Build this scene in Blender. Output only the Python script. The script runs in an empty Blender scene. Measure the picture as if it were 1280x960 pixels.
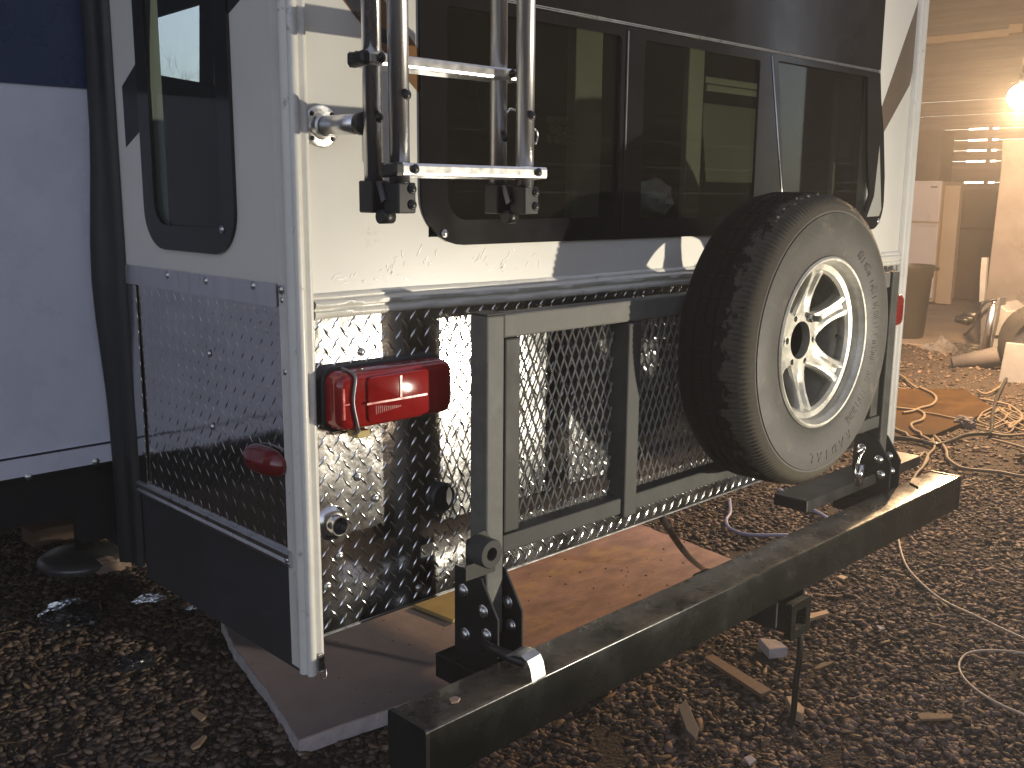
import bpy, bmesh, math, random
import numpy as np
from mathutils import Vector, Matrix, noise
from mathutils.geometry import tessellate_polygon

random.seed(7)
RNG = np.random.default_rng(11)
SC = bpy.context.scene
COL = SC.collection

# ------------------------------------------------------------------ camera
RW = np.array([[0.7149, -0.1262, 0.6877], [-0.6992, -0.1398, 0.7011], [0.0077, -0.9821, -0.1882]])
CAM = np.array([-0.9843, -1.5606, 1.5])
FPX = 1253.5
cd = bpy.data.cameras.new('camera')
cam = bpy.data.objects.new('camera', cd)
COL.objects.link(cam)
cd.sensor_width = 36.0
cd.lens = 36.0 * FPX / 1280.0
cd.clip_start = 0.05
cd.clip_end = 500
r_, u_, b_ = RW @ [1, 0, 0], RW @ [0, -1, 0], RW @ [0, 0, -1]
m4 = Matrix(((r_[0], u_[0], b_[0], CAM[0]), (r_[1], u_[1], b_[1], CAM[1]), (r_[2], u_[2], b_[2], CAM[2]), (0, 0, 0, 1)))
loc, rot, _ = m4.decompose()
cam.location = loc
cam.rotation_euler = rot.to_euler()
SC.camera = cam

# ------------------------------------------------------------------ world, sun, lamps, exposure
wd = bpy.data.worlds.new('World')
SC.world = wd
wd.use_nodes = True
nt = wd.node_tree
bg = nt.nodes['Background']
sky = nt.nodes.new('ShaderNodeTexSky')
sky.sky_type = 'NISHITA'
sky.sun_disc = False
SUN_EL, SUN_ROT = math.radians(14), math.radians(72)
sky.sun_elevation = SUN_EL
sky.sun_rotation = SUN_ROT
sky.ozone_density = 3.0
sky.dust_density = 1.0
hs = nt.nodes.new('ShaderNodeHueSaturation')
hs.inputs['Hue'].default_value = 0.53
hs.inputs['Saturation'].default_value = 0.48
nt.links.new(sky.outputs['Color'], hs.inputs['Color'])
nt.links.new(hs.outputs['Color'], bg.inputs['Color'])
bg.inputs['Strength'].default_value = 0.062

sd = bpy.data.lights.new('dusk_sun', 'SUN')
sd.energy = 0.02
sd.angle = math.radians(10)
sd.color = (1.0, 0.8, 0.6)
so = bpy.data.objects.new('dusk_sun', sd)
so.rotation_euler = (math.radians(76), 0, math.radians(180 - 72))
COL.objects.link(so)

L1 = (2.0, -2.00, 0.72)          # work light out of frame on the right, in front of the rear wall
l1 = bpy.data.lights.new('work_light_beam', 'SPOT')
l1.energy = 76
l1.color = (1.0, 0.91, 0.75)
l1.spot_size = math.radians(140)
l1.spot_blend = 0.8
l1.shadow_soft_size = 0.018
l1o = bpy.data.objects.new('work_light_beam', l1)
l1o.location = L1
l1o.rotation_euler = Vector((0.95, -1.0, -0.25)).to_track_quat('Z', 'Y').to_euler()
COL.objects.link(l1o)

SC.view_settings.view_transform = 'Standard'
SC.view_settings.look = 'None'
SC.view_settings.exposure = 2.0
SC.view_settings.gamma = 1.0
SC.view_settings.use_curve_mapping = False
SC.cycles.use_denoising = True
SC.cycles.max_bounces = 8
SC.cycles.transparent_max_bounces = 16
SC.cycles.sample_clamp_indirect = 6.0
SC.cycles.caustics_reflective = False
SC.cycles.caustics_refractive = False


# ------------------------------------------------------------------ helpers
def P(u, v, axis, val):
    """the point where the photograph's ray (u, v) meets the plane axis = val"""
    d = RW @ np.array([u - 640.0, v - 480.0, FPX])
    i = 'xyz'.index(axis)
    t = (val - CAM[i]) / d[i]
    q = CAM + t * d
    return Vector((float(q[0]), float(q[1]), float(q[2])))


def pm(name, col, rough=0.5, metal=0.0, var=0.15, scale=6.0, bump=0.0, bscale=60.0, rvar=0.1,
       coat=0.0, spec=0.5, stain=None, stain_amt=0.0, stain_scale=14.0, dust=None, dust_amt=0.0, island=0.0, stretch=None):
    m = bpy.data.materials.new(name)
    m.use_nodes = True
    n = m.node_tree.nodes
    lk = m.node_tree.links.new
    b = n['Principled BSDF']
    b.inputs['Metallic'].default_value = metal
    b.inputs['Coat Weight'].default_value = coat
    b.inputs['Specular IOR Level'].default_value = spec
    tc = n.new('ShaderNodeTexCoord')
    co = tc.outputs['Object']
    if stretch:
        mp = n.new('ShaderNodeMapping')
        mp.inputs['Scale'].default_value = stretch
        lk(co, mp.inputs['Vector'])
        co = mp.outputs['Vector']
    nz = n.new('ShaderNodeTexNoise')
    nz.inputs['Scale'].default_value = scale
    nz.inputs['Detail'].default_value = 6
    nz.inputs['Roughness'].default_value = 0.65
    lk(co, nz.inputs['Vector'])
    cr = n.new('ShaderNodeValToRGB')
    cr.color_ramp.elements[0].position = 0.3
    cr.color_ramp.elements[1].position = 0.7
    cr.color_ramp.elements[0].color = (*[c * (1 - var) for c in col], 1)
    cr.color_ramp.elements[1].color = (*[min(1, c * (1 + var)) for c in col], 1)
    lk(nz.outputs['Fac'], cr.inputs['Fac'])
    out = cr.outputs['Color']

    def mix(fac, a, c, mode='MIX'):
        x = n.new('ShaderNodeMix')
        x.data_type = 'RGBA'
        x.blend_type = mode
        lk(fac, x.inputs['Factor'])
        lk(a, x.inputs['A'])
        if isinstance(c, tuple):
            x.inputs['B'].default_value = (*c, 1)
        else:
            lk(c, x.inputs['B'])
        return x.outputs['Result']
    if island:
        g = n.new('ShaderNodeNewGeometry')
        hr = n.new('ShaderNodeValToRGB')
        e = hr.color_ramp.elements
        e[0].color = (1 - island, 1 - island, 1 - island, 1)
        e[1].color = (1 + island, 1 + island * 0.9, 1 + island * 0.75, 1)
        lk(g.outputs['Random Per Island'], hr.inputs['Fac'])
        x = n.new('ShaderNodeMix')
        x.data_type = 'RGBA'
        x.blend_type = 'MULTIPLY'
        x.inputs['Factor'].default_value = 1
        lk(out, x.inputs['A'])
        lk(hr.outputs['Color'], x.inputs['B'])
        out = x.outputs['Result']
    if stain:
        n2 = n.new('ShaderNodeTexNoise')
        n2.inputs['Scale'].default_value = stain_scale
        n2.inputs['Detail'].default_value = 8
        n2.inputs['Roughness'].default_value = 0.75
        lk(co, n2.inputs['Vector'])
        c2 = n.new('ShaderNodeValToRGB')
        c2.color_ramp.elements[0].position = 0.66 - 0.3 * stain_amt
        c2.color_ramp.elements[1].position = 0.78 - 0.2 * stain_amt
        lk(n2.outputs['Fac'], c2.inputs['Fac'])
        out = mix(c2.outputs['Color'], out, stain)
    if dust:
        g = n.new('ShaderNodeNewGeometry')
        sx = n.new('ShaderNodeSeparateXYZ')
        lk(g.outputs['Normal'], sx.inputs[0])
        mr = n.new('ShaderNodeMapRange')
        mr.inputs['From Min'].default_value = 0.5
        mr.inputs['From Max'].default_value = 0.95
        lk(sx.outputs['Z'], mr.inputs['Value'])
        n3 = n.new('ShaderNodeTexNoise')
        n3.inputs['Scale'].default_value = 9
        n3.inputs['Detail'].default_value = 8
        n3.inputs['Roughness'].default_value = 0.7
        lk(co, n3.inputs['Vector'])
        m3 = n.new('ShaderNodeMapRange')
        m3.inputs['From Min'].default_value = 0.35
        m3.inputs['From Max'].default_value = 0.65
        m3.inputs['To Max'].default_value = dust_amt
        lk(n3.outputs['Fac'], m3.inputs['Value'])
        mm = n.new('ShaderNodeMath')
        mm.operation = 'MULTIPLY'
        lk(mr.outputs['Result'], mm.inputs[0])
        lk(m3.outputs['Result'], mm.inputs[1])
        out = mix(mm.outputs[0], out, dust)
    lk(out, b.inputs['Base Color'])
    rr = n.new('ShaderNodeMapRange')
    rr.inputs['From Min'].default_value = 0.3
    rr.inputs['From Max'].default_value = 0.7
    rr.inputs['To Min'].default_value = max(0.02, rough - rvar)
    rr.inputs['To Max'].default_value = min(1, rough + rvar)
    lk(nz.outputs['Fac'], rr.inputs['Value'])
    lk(rr.outputs['Result'], b.inputs['Roughness'])
    if bump:
        nb = n.new('ShaderNodeTexNoise')
        nb.inputs['Scale'].default_value = bscale
        nb.inputs['Detail'].default_value = 5
        lk(co, nb.inputs['Vector'])
        bp = n.new('ShaderNodeBump')
        bp.inputs['Strength'].default_value = 1.0
        bp.inputs['Distance'].default_value = bump
        lk(nb.outputs['Fac'], bp.inputs['Height'])
        lk(bp.outputs['Normal'], b.inputs['Normal'])
    return m


def glass_mat(name, tint, refl=1.5, rough=0.02):
    m = bpy.data.materials.new(name)
    m.use_nodes = True
    n = m.node_tree.nodes
    lk = m.node_tree.links.new
    n.remove(n['Principled BSDF'])
    o = n['Material Output']
    t = n.new('ShaderNodeBsdfTransparent')
    t.inputs['Color'].default_value = (*tint, 1)
    g = n.new('ShaderNodeBsdfGlossy')
    g.inputs['Roughness'].default_value = rough
    lw = n.new('ShaderNodeLayerWeight')
    pw = n.new('ShaderNodeMath')
    pw.operation = 'POWER'
    pw.inputs[1].default_value = 5
    lk(lw.outputs['Facing'], pw.inputs[0])
    f = n.new('ShaderNodeMath')
    f.operation = 'MULTIPLY_ADD'
    f.inputs[1].default_value = 0.92
    f.inputs[2].default_value = refl
    lk(pw.outputs[0], f.inputs[0])
    d = n.new('ShaderNodeBsdfDiffuse')
    d.inputs['Color'].default_value = (0.25, 0.24, 0.2, 1)
    # dust film and smears on the pane
    tc = n.new('ShaderNodeTexCoord')
    nz = n.new('ShaderNodeTexNoise')
    nz.inputs['Scale'].default_value = 7
    nz.inputs['Detail'].default_value = 9
    nz.inputs['Roughness'].default_value = 0.75
    lk(tc.outputs['Object'], nz.inputs['Vector'])
    mr = n.new('ShaderNodeMapRange')
    mr.inputs['From Min'].default_value = 0.5
    mr.inputs['From Max'].default_value = 0.8
    mr.inputs['To Min'].default_value = 0.008
    mr.inputs['To Max'].default_value = 0.03
    lk(nz.outputs['Fac'], mr.inputs['Value'])
    s0 = n.new('ShaderNodeMixShader')
    lk(mr.outputs['Result'], s0.inputs['Fac'])
    lk(t.outputs[0], s0.inputs[1])
    lk(d.outputs[0], s0.inputs[2])
    s = n.new('ShaderNodeMixShader')
    lk(f.outputs[0], s.inputs['Fac'])
    lk(s0.outputs[0], s.inputs[1])
    lk(g.outputs[0], s.inputs[2])
    lk(s.outputs[0], o.inputs['Surface'])
    return m


def emit_mat(name, col, st):
    m = bpy.data.materials.new(name)
    m.use_nodes = True
    b = m.node_tree.nodes['Principled BSDF']
    b.inputs['Base Color'].default_value = (*col, 1)
    b.inputs['Emission Color'].default_value = (*col, 1)
    b.inputs['Emission Strength'].default_value = st
    return m


M = {}
M['cream'] = pm('cream_gelcoat', (0.70, 0.68, 0.61), 0.36, var=0.05, scale=2.5, rvar=0.08, bump=0.0006, bscale=5,
                stain=(0.36, 0.33, 0.27), stain_amt=0.05, stain_scale=9)
M['trim'] = pm('white_trim', (0.74, 0.72, 0.65), 0.4, var=0.06, scale=14, stain=(0.20, 0.17, 0.13), stain_amt=0.16, stain_scale=22, bump=0.0008, bscale=60)
M['moulding'] = pm('white_moulding', (0.70, 0.68, 0.60), 0.38, var=0.10, scale=16, stain=(0.10, 0.08, 0.06), stain_amt=0.22, stain_scale=18, bump=0.001, bscale=40)
M['black_gloss'] = pm('black_gloss', (0.010, 0.010, 0.011), 0.13, var=0.2, rvar=0.05, stain=(0.10, 0.10, 0.09), stain_amt=0.02, stain_scale=30)
M['glass'] = glass_mat('tinted_glass', (0.68, 0.70, 0.65), 0.05)
M['glass_side'] = glass_mat('side_tinted_glass', (0.72, 0.78, 0.78), 0.04)
M['plate'] = pm('diamond_plate_aluminium', (0.80, 0.80, 0.78), 0.155, 1.0, var=0.10, scale=9, rvar=0.05, bump=0.0032, bscale=9)
M['side_plate'] = pm('side_plate_aluminium', (0.62, 0.62, 0.61), 0.11, 1.0, var=0.10, scale=8, rvar=0.04, bump=0.0012, bscale=6,
                     stain=(0.3, 0.29, 0.27), stain_amt=0.08, stain_scale=20)
M['alu'] = pm('brushed_aluminium', (0.72, 0.72, 0.72), 0.32, 1.0, var=0.08, scale=30, rvar=0.08, bump=0.0003, bscale=200, stretch=(1, 1, 0.05))
M['alu_rung'] = pm('ladder_rung_aluminium', (0.76, 0.76, 0.74), 0.35, 1.0, var=0.1, scale=40, rvar=0.08)
M['rim'] = pm('machined_rim_aluminium', (0.44, 0.425, 0.37), 0.40, 0.45, var=0.25, scale=20, rvar=0.10, bump=0.0008, bscale=60,
              stain=(0.22, 0.20, 0.16), stain_amt=0.16, stain_scale=26)
M['black_plastic'] = pm('black_plastic', (0.018, 0.018, 0.018), 0.45, var=0.25, scale=30)
M['black_steel'] = pm('black_painted_steel', (0.004, 0.005, 0.004), 0.27, var=0.3, scale=7, rvar=0.08, coat=0.0,
                      stain=(0.028, 0.026, 0.02), stain_amt=0.15, stain_scale=10, dust=(0.22, 0.175, 0.12), dust_amt=0.75, bump=0.0006, bscale=50)
M['bracket'] = pm('bracket_black_steel', (0.014, 0.014, 0.014), 0.4, var=0.3, scale=14, rvar=0.1)
M['mesh'] = pm('mesh_steel', (0.26, 0.255, 0.23), 0.45, 0.3, var=0.2, scale=20)
M['gate'] = pm('grey_primed_steel', (0.140, 0.138, 0.124), 0.55, 0.0, spec=0.15, var=0.25, scale=14, rvar=0.12, stain=(0.10, 0.09, 0.07), stain_amt=0.18, stain_scale=20, bump=0.0005, bscale=60)
M['gate_dark'] = pm('dark_shaded_primed_steel', (0.060, 0.060, 0.055), 0.55, 0.0, spec=0.15, var=0.25, scale=14, rvar=0.12, stain=(0.08, 0.07, 0.06), stain_amt=0.18, stain_scale=20)  # darker gate steel; on the middle post it carries the tyre's shadow
M['bolt'] = pm('zinc_bolt', (0.6, 0.6, 0.58), 0.3, 1.0, var=0.2, scale=60)
M['rubber'] = pm('dusty_tyre_rubber', (0.045, 0.0425, 0.037), 0.62, var=0.22, scale=10, rvar=0.08, spec=0.35,
                 stain=(0.10, 0.088, 0.066), stain_amt=0.28, stain_scale=14, bump=0.0008, bscale=90)
def tread_mat():
    m = pm('worn_shaded_tread', (0.009, 0.0085, 0.008), 0.7, var=0.3, scale=20, bump=0.001, bscale=60, spec=0.12)  # near-black base holds the shade on the unlit tread
    n = m.node_tree.nodes
    lk = m.node_tree.links.new
    b = n['Principled BSDF']
    src = b.inputs['Base Color'].links[0].from_socket
    tc = n.new('ShaderNodeTexCoord')
    sx = n.new('ShaderNodeSeparateXYZ')
    lk(tc.outputs['Object'], sx.inputs[0])
    nz = n.new('ShaderNodeTexNoise')
    nz.inputs['Scale'].default_value = 26
    nz.inputs['Detail'].default_value = 5
    nz.inputs['Roughness'].default_value = 0.7
    lk(tc.outputs['Object'], nz.inputs['Vector'])
    ma = n.new('ShaderNodeMath')
    ma.operation = 'MULTIPLY_ADD'
    ma.inputs[1].default_value = 0.16
    lk(nz.outputs['Fac'], ma.inputs[0])
    lk(sx.outputs['Y'], ma.inputs[2])
    mr = n.new('ShaderNodeMapRange')
    mr.inputs['From Min'].default_value = -0.372 + 0.045 + 0.08
    mr.inputs['From Max'].default_value = -0.372 + 0.058 + 0.08
    mr.inputs['To Min'].default_value = 1.0
    mr.inputs['To Max'].default_value = 0.0
    lk(ma.outputs[0], mr.inputs['Value'])
    x = n.new('ShaderNodeMix')
    x.data_type = 'RGBA'
    lk(mr.outputs['Result'], x.inputs['Factor'])
    lk(src, x.inputs['A'])
    x.inputs['B'].default_value = (0.072, 0.064, 0.050, 1)  # front shoulder paler: dust, with a jagged shade edge painted in
    lk(x.outputs['Result'], b.inputs['Base Color'])
    return m


M['tread'] = tread_mat()
M['seal'] = pm('black_rubber_seal', (0.015, 0.016, 0.018), 0.5, var=0.3, scale=12)
M['skirt'] = pm('dark_skirt_plastic', (0.035, 0.036, 0.040), 0.5, var=0.2, scale=5, rvar=0.05)
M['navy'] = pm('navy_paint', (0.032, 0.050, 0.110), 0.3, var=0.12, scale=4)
M['slide'] = pm('grey_white_slide_panel', (0.72, 0.72, 0.80), 0.30, var=0.07, scale=6, bump=0.001, bscale=9, stain=(0.66, 0.66, 0.68), stain_amt=0.10, stain_scale=16)
M['brown_decal'] = pm('brown_decal', (0.20, 0.095, 0.032), 0.35, var=0.08, scale=10)
M['dark_decal'] = pm('black_decal', (0.016, 0.018, 0.024), 0.4, var=0.1, scale=10)
M['grey_brown_decal'] = pm('grey_brown_decal', (0.15, 0.11, 0.075), 0.35, var=0.08, scale=10)
M['pale_decal'] = pm('pale_decal', (0.35, 0.35, 0.31), 0.4, var=0.05)
M['foam'] = pm('grey_mauve_foam', (0.38, 0.31, 0.30), 0.75, var=0.12, scale=7, stain=(0.14, 0.10, 0.08), stain_amt=0.10, stain_scale=9, bump=0.0015, bscale=40)
M['foam_edge'] = pm('white_foam_edge', (0.58, 0.52, 0.52), 0.8, var=0.15, scale=30, bump=0.004, bscale=50)
M['ply'] = pm('pinkish_plywood', (0.42, 0.255, 0.20), 0.65, var=0.35, scale=6, stain=(0.62, 0.39, 0.18), stain_amt=0.45, stain_scale=2.6, bump=0.001, bscale=50, stretch=(1, 2.2, 1))  # strong ochre blotches also stand in for light and shadow patches
M['osb'] = pm('tan_chipboard', (0.055, 0.030, 0.011), 0.8, var=0.4, spec=0.1, scale=8, bump=0.001, bscale=60)
M['pine'] = pm('pine_lumber', (0.52, 0.36, 0.22), 0.6, var=0.18, scale=9, stretch=(1, 6, 6), bump=0.001, bscale=40)
M['old_board'] = pm('weathered_board', (0.20, 0.125, 0.08), 0.7, var=0.3, scale=9, stretch=(1, 5, 5), bump=0.0015, bscale=40)
M['soil'] = pm('dark_soil', (0.056, 0.040, 0.029), 0.9, var=0.55, scale=30, bump=0.02, bscale=70, stain=(0.095, 0.060, 0.034), stain_amt=0.25, stain_scale=3)
M['stone'] = pm('gravel_stone', (0.135, 0.100, 0.080), 0.72, var=0.5, scale=3.5, island=0.85, bump=0.001, bscale=150)
M['chip'] = pm('wood_chip', (0.17, 0.115, 0.07), 0.75, var=0.35, scale=30, island=0.5)
M['concrete'] = pm('dusty_concrete', (0.30, 0.24, 0.19), 0.8, var=0.25, scale=2.2, stain=(0.14, 0.10, 0.075), stain_amt=0.32, stain_scale=3.5, bump=0.004, bscale=16)
M['plank'] = pm('brown_shed_planks', (0.20, 0.155, 0.125), 0.75, var=0.3, scale=4, stretch=(1, 0.25, 5), bump=0.002, bscale=30)
M['unseen_plank'] = pm('unseen_grey_planks', (0.150, 0.145, 0.130), 0.75, var=0.4, scale=4, stretch=(0.25, 0.25, 5), bump=0.002, bscale=30)
M['shed_panel'] = pm('brown_shed_panel', (0.125, 0.088, 0.066), 0.8, var=0.2, scale=3)
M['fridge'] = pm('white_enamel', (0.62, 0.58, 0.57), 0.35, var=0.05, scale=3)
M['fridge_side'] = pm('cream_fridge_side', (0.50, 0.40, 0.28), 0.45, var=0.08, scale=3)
M['bin'] = pm('dark_bin_plastic', (0.035, 0.031, 0.024), 0.5, var=0.2, scale=6)
M['slab'] = pm('grey_slab', (0.13, 0.117, 0.113), 0.7, var=0.25, scale=3, stain=(0.06, 0.05, 0.046), stain_amt=0.35, stain_scale=4)
M['white_metal'] = pm('white_painted_metal', (0.26, 0.26, 0.265), 0.5, var=0.15, scale=6, stain=(0.25, 0.22, 0.2), stain_amt=0.2)
M['grey_steel'] = pm('grey_steel', (0.20, 0.20, 0.21), 0.4, 0.6, var=0.2, scale=10)
M['cord'] = pm('tan_cord', (0.20, 0.155, 0.105), 0.6, var=0.15, scale=20)
M['white_cord'] = pm('off_white_cord', (0.55, 0.46, 0.35), 0.55, var=0.1, scale=20)
M['black_hose'] = pm('black_hose', (0.02, 0.019, 0.018), 0.4, var=0.2, scale=20)
M['blue_hose'] = pm('pale_blue_hose', (0.35, 0.38, 0.58), 0.45, var=0.1, scale=20)
M['red_lens'] = pm('red_lens', (0.26, 0.010, 0.009), 0.14, var=0.2, scale=12, rvar=0.04, coat=0.6)
M['red_dark'] = pm('dark_red_lens', (0.15, 0.008, 0.010), 0.15, var=0.2, scale=20, coat=0.6)
M['red_bright'] = pm('bright_red_lens', (0.48, 0.03, 0.02), 0.2, var=0.2, scale=60, coat=0.4)
M['chrome'] = pm('worn_chrome', (0.78, 0.78, 0.76), 0.16, 1.0, var=0.15, scale=25, rvar=0.08)
M['film'] = pm('black_plastic_film', (0.02, 0.021, 0.024), 0.22, var=0.3, scale=20, bump=0.003, bscale=40)
M['foil'] = pm('silver_foil', (0.7, 0.72, 0.76), 0.25, 0.8, var=0.2, scale=40, bump=0.003, bscale=60)
M['paper'] = pm('brown_paper', (0.40, 0.28, 0.20), 0.7, var=0.15, scale=20)
M['interior'] = pm('interior_panel', (0.20, 0.20, 0.15), 0.6, var=0.1, scale=3)
M['interior_green'] = pm('green_grey_panel', (0.125, 0.132, 0.10), 0.55, var=0.08, scale=3)
M['interior_dark'] = pm('dark_interior', (0.05, 0.05, 0.045), 0.7, var=0.2, scale=3)
M['interior_post'] = pm('pale_interior_post', (0.25, 0.255, 0.21), 0.4, var=0.12, scale=20, stretch=(1, 1, 0.1))
M['clear_bag'] = pm('crumpled_bag', (0.5, 0.5, 0.5), 0.35, var=0.2, scale=20, bump=0.006, bscale=30)
M['caulk'] = pm('glossy_caulk', (0.90, 0.89, 0.84), 0.3, var=0.05)  # near-white, so the shine of the smears sits in the colour
M['bark'] = pm('tree_bark', (0.07, 0.06, 0.05), 0.9, var=0.3, scale=20)
M['leaf'] = pm('hedge_leaf', (0.05, 0.06, 0.04), 0.8, var=0.4, scale=2)
M['lamp_emit'] = emit_mat('lamp_glow', (1.0, 0.76, 0.44), 220)
M['yellow_wood'] = pm('yellow_wood', (0.50, 0.38, 0.14), 0.6, var=0.15, scale=12)


class MB:
    """collects shapes, links them as ONE mesh object"""
    def __init__(s):
        s.v, s.f, s.sm = [], [], []

    def add(s, v, f, smooth=False):
        o = len(s.v)
        s.v += [tuple(x) for x in v]
        s.f += [tuple(i + o for i in q) for q in f]
        s.sm += [smooth] * len(f)

    def box(s, a, b, rot=None, ctr=None, bev=0.0):
        bm = bmesh.new()
        bmesh.ops.create_cube(bm, size=1)
        d = Vector(b) - Vector(a)
        c = (Vector(a) + Vector(b)) / 2
        for w in bm.verts:
            w.co = Vector((w.co.x * d.x, w.co.y * d.y, w.co.z * d.z))
        if bev:
            bmesh.ops.bevel(bm, geom=bm.edges[:], offset=bev, segments=2, affect='EDGES', profile=0.5)
        for w in bm.verts:
            w.co += c
            if rot is not None:
                p = Vector(ctr) if ctr is not None else c
                w.co = rot @ (w.co - p) + p
        s.bm(bm)

    def bm(s, bm, smooth=False):
        bm.verts.index_update()
        s.add([w.co[:] for w in bm.verts], [[w.index for w in f.verts] for f in bm.faces], smooth)
        bm.free()

    def tube(s, pts, r, seg=10, caps=True, smooth=True):
        pts = [Vector(p) for p in pts]
        rr = r if isinstance(r, (list, tuple)) else [r] * len(pts)
        vs, fs = [], []
        ref = None
        for i, p in enumerate(pts):
            t = (pts[min(i + 1, len(pts) - 1)] - pts[max(i - 1, 0)])
            t = t.normalized() if t.length > 1e-9 else Vector((0, 0, 1))
            if ref is None:
                ref = Vector((0, 0, 1)) if abs(t.z) < 0.9 else Vector((1, 0, 0))
            n1 = t.cross(ref).normalized()
            n2 = t.cross(n1).normalized()
            ref = -n2 if n2.length > 0 else ref
            ref = n1.cross(t)
            for k in range(seg):
                a = 2 * math.pi * k / seg
                vs.append(p + (n1 * math.cos(a) + n2 * math.sin(a)) * rr[i])
        for i in range(len(pts) - 1):
            for k in range(seg):
                k2 = (k + 1) % seg
                fs.append((i * seg + k, i * seg + k2, (i + 1) * seg + k2, (i + 1) * seg + k))
        s.add(vs, fs, smooth)
        if caps:
            o = len(pts) - 1
            s.add(vs[:seg], [tuple(range(seg))[::-1]])
            s.add(vs[o * seg:], [tuple(range(seg))])

    def lathe(s, prof, c, axis='y', seg=48, smooth=True, closed=False, mod=None):
        """prof: (radius, offset along axis); axis y: rings in the xz plane"""
        vs, fs = [], []
        np_ = len(prof)
        for k in range(seg):
            a = 2 * math.pi * k / seg
            for i, (r, t) in enumerate(prof):
                if mod:
                    r, t = mod(i, k, r, t)
                ca, sa = math.cos(a) * r, math.sin(a) * r
                q = {'y': (ca, t, sa), 'x': (t, ca, sa), 'z': (ca, sa, t)}[axis]
                vs.append((c[0] + q[0], c[1] + q[1], c[2] + q[2]))
        for k in range(seg):
            k2 = (k + 1) % seg
            for i in range(np_ if closed else np_ - 1):
                j = (i + 1) % np_
                fs.append((k * np_ + i, k * np_ + j, k2 * np_ + j, k2 * np_ + i))
        s.add(vs, fs, smooth)

    def plate(s, loops, mp, t0, t1):
        """flat outline with holes, from depth t0 to t1; mp(a, b, t) -> xyz"""
        flat = [p for lp in loops for p in lp]
        tri = tessellate_polygon([[Vector((p[0], p[1], 0)) for p in lp] for lp in loops])
        n = len(flat)
        s.add([mp(p[0], p[1], t0) for p in flat] + [mp(p[0], p[1], t1) for p in flat],
              [tuple(t) for t in tri] + [tuple(i + n for i in t[::-1]) for t in tri])
        o = 0
        for lp in loops:
            k = len(lp)
            s.add([mp(p[0], p[1], t0) for p in lp] + [mp(p[0], p[1], t1) for p in lp],
                  [(i, (i + 1) % k, (i + 1) % k + k, i + k) for i in range(k)])
            o += k

    def build(s, name, mat, parent=None, bevel=0.0, auto=None, sub=0):
        me = bpy.data.meshes.new(name)
        me.from_pydata(s.v, [], s.f)
        bm = bmesh.new()
        bm.from_mesh(me)
        bmesh.ops.remove_doubles(bm, verts=bm.verts[:], dist=1e-5)
        bmesh.ops.recalc_face_normals(bm, faces=bm.faces[:])
        if auto is not None:
            for f in bm.faces:
                f.smooth = True
            for e in bm.edges:
                if len(e.link_faces) == 2 and e.calc_face_angle(0) > auto:
                    e.smooth = False
        bm.to_mesh(me)
        bm.free()
        if auto is None and any(s.sm):
            if len(me.polygons) == len(s.sm):
                me.polygons.foreach_set('use_smooth', s.sm)
        me.materials.append(mat)
        o = bpy.data.objects.new(name, me)
        COL.objects.link(o)
        if parent is not None:
            o.parent = parent
            p = parent
            off = Vector((0, 0, 0))
            while p is not None:
                off += p.location
                p = p.parent
            o.location = -off
        if bevel:
            bv = o.modifiers.new('bevel', 'BEVEL')
            bv.width = bevel
            bv.segments = 2
            bv.limit_method = 'ANGLE'
            bv.angle_limit = 0.6
        return o


def tag(o, label=None, cat=None, group=None, kind=None):
    if label:
        o['label'] = label
    if cat:
        o['category'] = cat
    if group:
        o['group'] = group
    if kind:
        o['kind'] = kind
    return o


def thing(name, label, cat, loc=(0, 0, 0), group=None):
    o = bpy.data.objects.new(name, None)
    COL.objects.link(o)
    o.location = loc
    o.empty_display_size = 0.1
    return tag(o, label, cat, group)


def place(src, parent, x, y, z, rot=None):
    """a copy of a part built about the origin, at a world point"""
    c = src.copy()
    COL.objects.link(c)
    c.parent = parent
    p, off = parent, Vector((0, 0, 0))
    while p is not None:
        off += p.location
        p = p.parent
    c.location = Vector((x, y, z)) - off
    if rot:
        c.rotation_euler = rot
    return c


def REAR(a, b, t):
    return (a, t, b)


def SIDE(a, b, t):
    return (t, a, b)


def TOP(a, b, t):
    return (a, b, t)


def rrect(x0, z0, x1, z1, r, n=6):
    rs = r if isinstance(r, (list, tuple)) else [r] * 4   # BL BR TR TL
    out = []
    for (cx, cz, a0, q) in ((x0 + rs[0], z0 + rs[0], 180, rs[0]), (x1 - rs[1], z0 + rs[1], 270, rs[1]),
                            (x1 - rs[2], z1 - rs[2], 0, rs[2]), (x0 + rs[3], z1 - rs[3], 90, rs[3])):
        if q < 1e-5:
            out.append((cx, cz))
            continue
        for i in range(n + 1):
            a = math.radians(a0 + 90 * i / n)
            out.append((cx + q * math.cos(a), cz + q * math.sin(a)))
    return out


def smooth_path(pts, n=8):
    pts = [Vector(p) for p in pts]
    out = []
    for i in range(len(pts) - 1):
        p0, p1, p2, p3 = pts[max(i - 1, 0)], pts[i], pts[i + 1], pts[min(i + 2, len(pts) - 1)]
        for k in range(n):
            t = k / n
            out.append(0.5 * ((2 * p1) + (p2 - p0) * t + (2 * p0 - 5 * p1 + 4 * p2 - p3) * t * t + (3 * p1 - p0 - 3 * p2 + p3) * t ** 3))
    out.append(pts[-1])
    return out


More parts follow.
